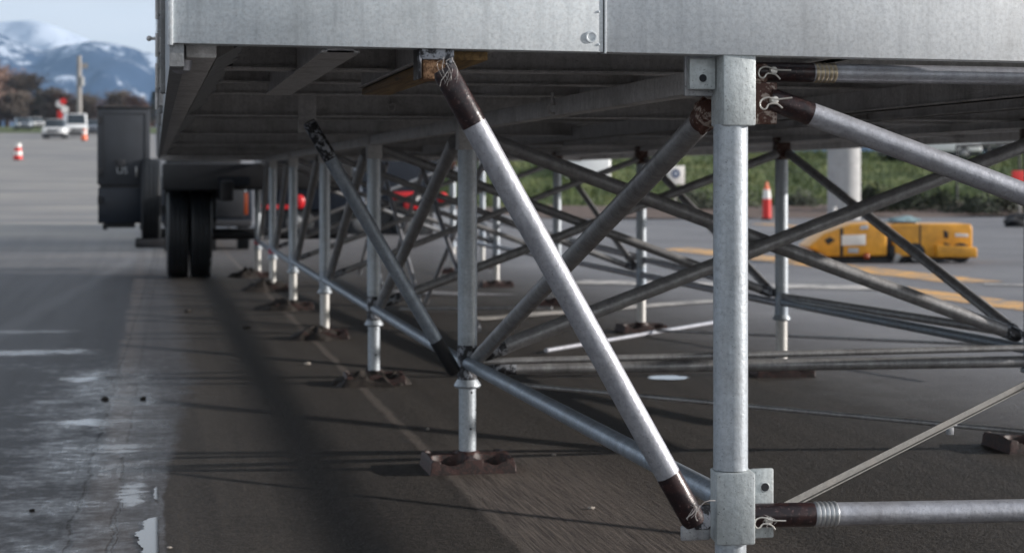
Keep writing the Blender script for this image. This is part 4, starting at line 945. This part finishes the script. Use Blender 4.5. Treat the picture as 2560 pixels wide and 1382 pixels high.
# ------------------------------------------------------------------ vehicles
def car(p, label, rz, paint, L=4.6, W_=1.85, H=1.6, van=False, group='vehicles on the far road'):
    T = thing('parked_car' if not van else 'parked_van', label, 'van' if van else 'car', (0, 0, 0), group)
    # profile along Y (front at -Y): (y, z)
    if van: pr = [(-L/2, .45), (-L/2, .95), (-L/2+.7, 1.15), (-L/2+1.4, H), (L/2-.1, H), (L/2, 1.2), (L/2, .4)]
    else: pr = [(-L/2, .42), (-L/2+.05, .85), (-L/2+1.1, 1.02), (L/2-.5, 1.02), (L/2, .95), (L/2, .42)]
    q = MB(); q.prism(pr, 0, -W_/2, W_/2); q.build('body', paint, T, bevel=.08, seg=3)
    if not van:
        q = MB(); pr = [(-L/2+1.0, 1.0), (-L/2+1.75, H), (L/2-1.0, H), (L/2-.3, 1.0)]
        q.prism(pr, 0, -W_/2+.12, W_/2-.12); q.build('glasshouse', 'glass', T, bevel=.06)
        q = MB(); q.span((-W_/2+.16, -L/2+1.7, H-.02), (W_/2-.16, L/2-1.0, H+.03)); q.build('roof', paint, T, bevel=.02)
    else:
        q = MB(); q.add([(-W_/2+.15, -L/2+.74, 1.2), (W_/2-.15, -L/2+.74, 1.2), (W_/2-.2, -L/2+1.36, H-.1), (-W_/2+.2, -L/2+1.36, H-.1), (-W_/2+.15, -L/2+.70, 1.22), (W_/2-.15, -L/2+.70, 1.22), (W_/2-.2, -L/2+1.32, H-.08), (-W_/2+.2, -L/2+1.32, H-.08)], [(0, 1, 2, 3), (4, 5, 6, 7), (0, 1, 5, 4), (1, 2, 6, 5), (2, 3, 7, 6), (3, 0, 4, 7)]); q.build('windscreen', 'glass', T)
    for sx_ in (-1, 1):
        q = MB(); q.span((sx_*(W_/2-.08), -L/2-.02, .68), (sx_*(W_/2-.42), -L/2+.04, .84)); q.build('headlight', 'lamp_clear', T, bevel=.02)
        for sy in (-L/2+.85, L/2-.85):
            q = MB(); q.lathe((sx_*(W_/2-.22), sy, .34), (sx_, 0, 0), [(0, .2), (.02, .34), (.2, .34), (.23, .25)], 24); wh = q.build('wheel', 'rubber', T)
            q = MB(); q.lathe((sx_*(W_/2+.0), sy, .34), (sx_, 0, 0), [(0, .2), (.015, .18), (.016, .01)], 16); q.build('rim', 'rim', wh)
    q = MB(); q.span((-W_/2+.45, -L/2-.015, .55), (W_/2-.45, -L/2+.05, .78)); q.build('grille', 'black', T, bevel=.01)
    q = MB(); q.span((-W_/2+.1, -L/2+.05, .25), (W_/2-.1, L/2-.1, .46)); q.build('underbody', 'black', T)
    T.location = p; T.rotation_euler = (0, 0, rz); return T
def on(px, d):
    q_ = D(px, 450, d); return Vector((q_.x, q_.y, terrain(q_.x, q_.y)))
car(on(138, 160), 'white car facing the camera on the far left road', -.05, 'white_paint', H=1.7)
car(on(188, 172), 'white van right behind the white car on the far road', .1, 'white_paint', 5.2, 2.0, 2.2, True)
car(on(230, 190), 'grey car partly hidden by the charcoal equipment box', .05, 'grey_paint')
car(on(56, 235), 'dark distant car at the left edge beyond the barrel', .2, 'grey_paint')
car(on(90, 262), 'tiny pale car on the far road under the brown trees', .3, 'white_paint')
p = D(1448, 520, 76)
car(Vector((p.x, p.y, 0)), 'white van seen between the posts below the far deck', R(175), 'white_paint', 5.0, 1.9, 2.1, True, 'vehicles on the lot behind the stage')
p = D(1352, 522, 82); car(Vector((p.x, p.y, 0)), 'blue grey car behind the bright front brace', R(185), 'grey_paint', group='vehicles on the lot behind the stage')
for px, d, lab, pt in ((2320, 84, 'white pickup on top of the grass bank at right', 'white_paint'), (2420, 88, 'white car on the bank top next to the pickup', 'white_paint')):
    q_ = D(px, 450, d); car(Vector((q_.x, q_.y, bankf(q_.x, q_.y)+.0)), lab, R(80), pt, group='vehicles on the bank')

# sign with blue emblem
p = D(1688, 530, 60); T = thing('roadside_sign', 'white square sign with dark blue emblem before the grass', 'sign', (p.x, p.y, 0))
zc = D(1688, 438, 60).z
q = MB(); q.tube((p.x, p.y, 0), (p.x, p.y, zc+.2), .035, 12); q.build('pole', 'pole', T)
q = MB(); q.box((p.x, p.y-.05, zc), (.62, .03, .62)); q.build('sign_board', 'white_plastic', T, bevel=.01)
q = MB(); q.lathe((p.x, p.y-.067, zc+.05), (0, -1, 0), [(0, .15), (.004, .15)], 24); q.build('emblem', 'ink', T)
q = MB(); q.lathe((p.x, p.y-.072, zc+.05), (0, -1, 0), [(0, .06), (.004, .06)], 24); q.build('emblem', 'plate', T)
# big column
p = D(2110, 549, 55); T = thing('round_column', 'thick pale round column rising in front of the grass bank', 'column', (p.x, p.y, 0))
q = MB(); q.lathe((p.x, p.y, 0), (0, 0, 1), [(0, .50), (1.62, .50)], 40); q.build('lower_drum', 'concrete', T)
q = MB(); q.lathe((p.x, p.y, 1.64), (0, 0, 1), [(0, .50), (4.0, .50)], 40); q.build('upper_drum', 'concrete', T)
q = MB(); q.lathe((p.x, p.y, 1.60), (0, 0, 1), [(0, .485), (.06, .485)], 40); q.build('seam_ring', 'beam', T)
# hydrant-like marker, red box
p = D(2086, 548, 52); T = thing('marker_post', 'small white marker with red cap at the foot of the column', 'marker', (p.x, p.y, 0))
q = MB(); q.lathe((p.x, p.y, 0), (0, 0, 1), [(0, .06), (.35, .05), (.42, .07)], 16); q.build('post', 'white_plastic', T); q = MB(); q.lathe((p.x+.16, p.y, 0), (0, 0, 1), [(0, .06), (.22, .06)], 16); q.build('cap', 'red_plastic', T)
p = D(2552, 500, 48); T = thing('red_sign', 'dark red board at the right edge before the bank', 'sign', (p.x, p.y, 0))
q = MB(); q.box((p.x, p.y, D(0, 458, 48).z), (.5, .05, .66)); q.build('board', 'red_plastic', T, bevel=.01); q = MB(); q.tube((p.x, p.y+.05, 0), (p.x, p.y+.05, 1.1), .03, 10); q.build('pole', 'pole', T)
p = D(2548, 560, 46); q = MB(); q.ball((p.x, p.y, .1), .3, 3, (1.2, .8, .7), .8, 3); o = q.build('dark_bag', 'black', origin=(p.x, p.y, 0)); tag(o, 'dark lumpy bag on the asphalt at the right edge', 'bag')
p = D(2258, 552, 50); q = MB(); q.ball((p.x, p.y, .06), .30, 3, (1.6, .8, .4), .5, 5); o = q.build('tarpaulin', 'tarp', origin=(p.x, p.y, 0)); tag(o, 'pale blue folded tarpaulin behind the yellow machine', 'tarpaulin')
# pipe on the bank top
a = D(2392, 366, 70); b = D(2700, 346, 72); T = thing('handrail', 'dark pipe rail along the top of the grass bank', 'rail', a)
q = MB(); q.tube(a, b, .07, 12); q.build('rail', 'black', T)
for i in range(5):
    p = a.lerp(b, i/4); q = MB(); q.tube((p.x, p.y, bankf(p.x, p.y)-.1), p, .05, 10); q.build('rail_post', 'black', T)

# shrubs at the bank foot
def shrub(seed, r_):
    q = MB(); rr = random.Random(seed)
    for i in range(900):
        a = rr.uniform(0, 6.28); e = rr.uniform(-.1, 1.5); k = rr.uniform(.55, 1)*(1+.3*math.sin(a*3+seed))
        c = Vector((math.cos(a)*math.cos(e)*r_*k*1.3, math.sin(a)*math.cos(e)*r_*k, r_*k*math.sin(e)*.8+.05))
        u = Vector((rr.gauss(0, 1), rr.gauss(0, 1), rr.gauss(0, 1))).normalized(); v = u.orthogonal().normalized(); s_ = rr.uniform(.05, .11)
        q.add([c-u*s_, c+v*s_*.5, c+u*s_, c-v*s_*.5], [(0, 1, 2, 3)])
    return q
gs = 'dark shrubs at the foot of the grass bank'; protos = []
for i, px in enumerate((1735, 1830, 1990, 2180, 2260, 2340, 2430, 2510, 2600)):
    q_ = D(px, 450, 61+(i % 3)*1.2); p = Vector((q_.x, q_.y, max(0, bankf(q_.x, q_.y))))
    lab = 'low dark shrub at the bank foot, number'
    nm = ['left of the sign', 'left of the nearest post', 'just left of the round column', 'just right of the round column', 'above the middle of the yellow machine', 'above the rear of the yellow machine', 'right of the yellow machine', 'beside the dark red board', 'beyond the right edge'][i]
    if len(protos) < 3:
        T = thing('shrub', 'low dark leafy shrub on the bank foot ' + nm, 'shrub', (0, 0, 0), gs); shrub(i+3, .9).build('foliage', 'shrub', T, smooth=False)
        q = MB(); 
        for k in range(5): q.tube((0, 0, -.1), (math.cos(k*1.3)*.4, math.sin(k*1.3)*.4, .6), .02, 6, .01)
        q.build('stems', 'bark', T); T.location = p; protos.append(T)
    else: dup(protos[i % 3], p, 'low dark leafy shrub on the bank foot ' + nm, (1, 1, random.uniform(.7, 1.2)), random.uniform(0, 6))

# ------------------------------------------------------------------ far left: trees, pole, sign
def bare_tree(seed, h):
    rr = random.Random(seed); lim = MB(); tw_ = MB()
    lim.lathe((0, 0, 0), (0, 0, 1), [(0, h*.03), (h*.35, h*.02), (h*.8, h*.006)], 8)
    for i in range(26):
        z = h*rr.uniform(.22, .85); a = rr.uniform(0, 6.28); L = h*rr.uniform(.15, .34)*(1.15-z/h*.6)
        e = Vector((math.cos(a)*L, math.sin(a)*L, z+L*rr.uniform(.4, 1.0))); s_ = Vector((0, 0, z))
        lim.tube(s_, e, h*.008, 5, h*.002)
        for j in range(110):
            c = s_.lerp(e, rr.uniform(.3, 1.1))+Vector((rr.gauss(0, 1), rr.gauss(0, 1), rr.gauss(0, 1)))*h*.045
            d = Vector((rr.gauss(0, 1), rr.gauss(0, 1), abs(rr.gauss(0, 1))+.4)).normalized(); v = d.orthogonal().normalized()*h*.009; l_ = h*rr.uniform(.03, .08)
            tw_.add([c-v, c+v, c+d*l_], [(0, 1, 2)])
    return lim, tw_
def conifer(seed, h):
    rr = random.Random(seed); lim = MB(); tw_ = MB(); lim.lathe((0, 0, 0), (0, 0, 1), [(0, h*.025), (h, h*.003)], 8)
    for i in range(1500):
        z = rr.uniform(.12, 1)**.8; a = rr.uniform(0, 6.28); r_ = (1-z)*.24*h*rr.uniform(.3, 1)+.05
        c = Vector((math.cos(a)*r_, math.sin(a)*r_, z*h)); d = Vector((math.cos(a), math.sin(a), -.35)).normalized(); v = Vector((-d.y, d.x, 0))*h*.014; l_ = h*.05
        tw_.add([c-v, c+v, c+d*l_], [(0, 1, 2)])
    return lim, tw_
gt = 'bare trees beyond the far end of the road'
specs = [(-70, 10.0), (-25, 9.4), (18, 9.8), (60, 8.4), (96, 6.4), (135, 6.2), (172, 5.6), (215, 5.2), (262, 4.8), (300, 5.4), (345, 4.8), (385, 5.2), (0, 6), (42, 5.5), (80, 6.3), (118, 5.4), (155, 5.0), (195, 5.2), (238, 4.6), (320, 4.2), (365, 4.6), (425, 5), (-45, 7), (470, 5)]
where = ['at the left edge of the photo', 'above the far left lane', 'above the striped barrel', 'left of the signal pole', 'behind the signal pole', 'behind the utility pole', 'just left of the charcoal box', 'above the charcoal box', 'against the stage side']
tp = []
for i, (px, h) in enumerate(specs):
    d = 306+(i*37 % 40)+(18 if i > 11 else 0); p = on(px, d); p.z -= .1
    kind = 2 if i in (4, 11, 17) else i % 2
    wn = 'at the left edge of the photo' if px < 10 else 'above the striped barrel' if px < 70 else 'above the white car' if px < 150 else 'behind the utility pole' if px < 225 else 'above the charcoal box' if px < 380 else 'hidden behind the stage side'
    lab = ['brown bare tree', 'greyish bare tree', 'dark conifer'][kind]+(' ' if i < 12 else ' further back ')+wn+', '+['with the widest crown', 'forked low', 'leaning left', 'with a ragged top', 'slightly shorter', 'with thin outer twigs', 'partly hidden', 'rounder'][i % 8]
    q0 = [t for t in tp if t[0] == kind]
    if not q0:
        lim, tw_ = (bare_tree(i+1, 10) if kind < 2 else conifer(5, 10)); T = thing('bare_tree' if kind < 2 else 'conifer_tree', lab, 'tree', (0, 0, 0), gt)
        lim.build('trunk', 'bark', T); tw_.build('crown', ['twig', 'twig2', 'conifer'][kind], T, smooth=False); tp.append((kind, T)); T.location = p; T.scale = (h/10*1.9, h/10*1.9, h/10*1.35); T.rotation_euler = (0, 0, i)
    else: dup(q0[0][1], p, lab, (h/10*2.0, h/10*2.0, h/10*1.35), i*1.7)
p = on(198, 215); zt = D(198, 140, 215).z; T = thing('utility_pole', 'tall weathered utility pole standing before the blue mountains', 'pole', p)
q = MB(); q.tube(p, (p.x, p.y, zt), .34, 16, .26); q.build('pole', 'pole', T)
q = MB(); q.span((p.x-.2, p.y-.1, zt-1.5), (p.x+1.0, p.y+.1, zt-.9)); q.build('cross_arm', 'pole', T)
q = MB(); q.tube((p.x+.35, p.y-.3, zt-3.6), (p.x+.35, p.y-.3, zt-2.5), .25, 12); q.build('transformer', 'concrete', T)
p = on(155, 200); T = thing('signal_mast', 'mast with white round lamps and a red panel behind the white car', 'signal mast', p)
q = MB(); q.tube(p, (p.x, p.y, D(0, 252, 200).z), .1, 10); q.build('mast', 'pole', T)
for px, py, m_, rr_ in ((149, 260, 'white_plastic', .42), (162, 274, 'white_plastic', .42), (158, 254, 'red_plastic', .36)):
    c = D(px, py, 199); q = MB(); q.lathe(c, (0, -1, 0), [(0, rr_), (.1, rr_)], 20); q.build('signal_disc', m_, T)
c = D(150, 286, 199); q = MB(); q.box(c, (.6, .1, .9)); q.build('red_panel', 'red_plastic', T, bevel=.02)

# ------------------------------------------------------------------ haze
hz = MB(); hz.span((-7300, -80, -8), (7300, 7900, 720)); ho = hz.build('haze', 'water', smooth=False); ho['kind'] = 'stuff'
m = bpy.data.materials.new('haze_air'); m.use_nodes = True; t = m.node_tree; t.nodes.clear()
out = t.nodes.new('ShaderNodeOutputMaterial'); v = t.nodes.new('ShaderNodeVolumePrincipled'); v.inputs['Color'].default_value = (.42, .66, 1, 1); v.inputs['Density'].default_value = .00008
t.links.new(v.outputs[0], out.inputs['Volume']); ho.data.materials.clear(); ho.data.materials.append(m)
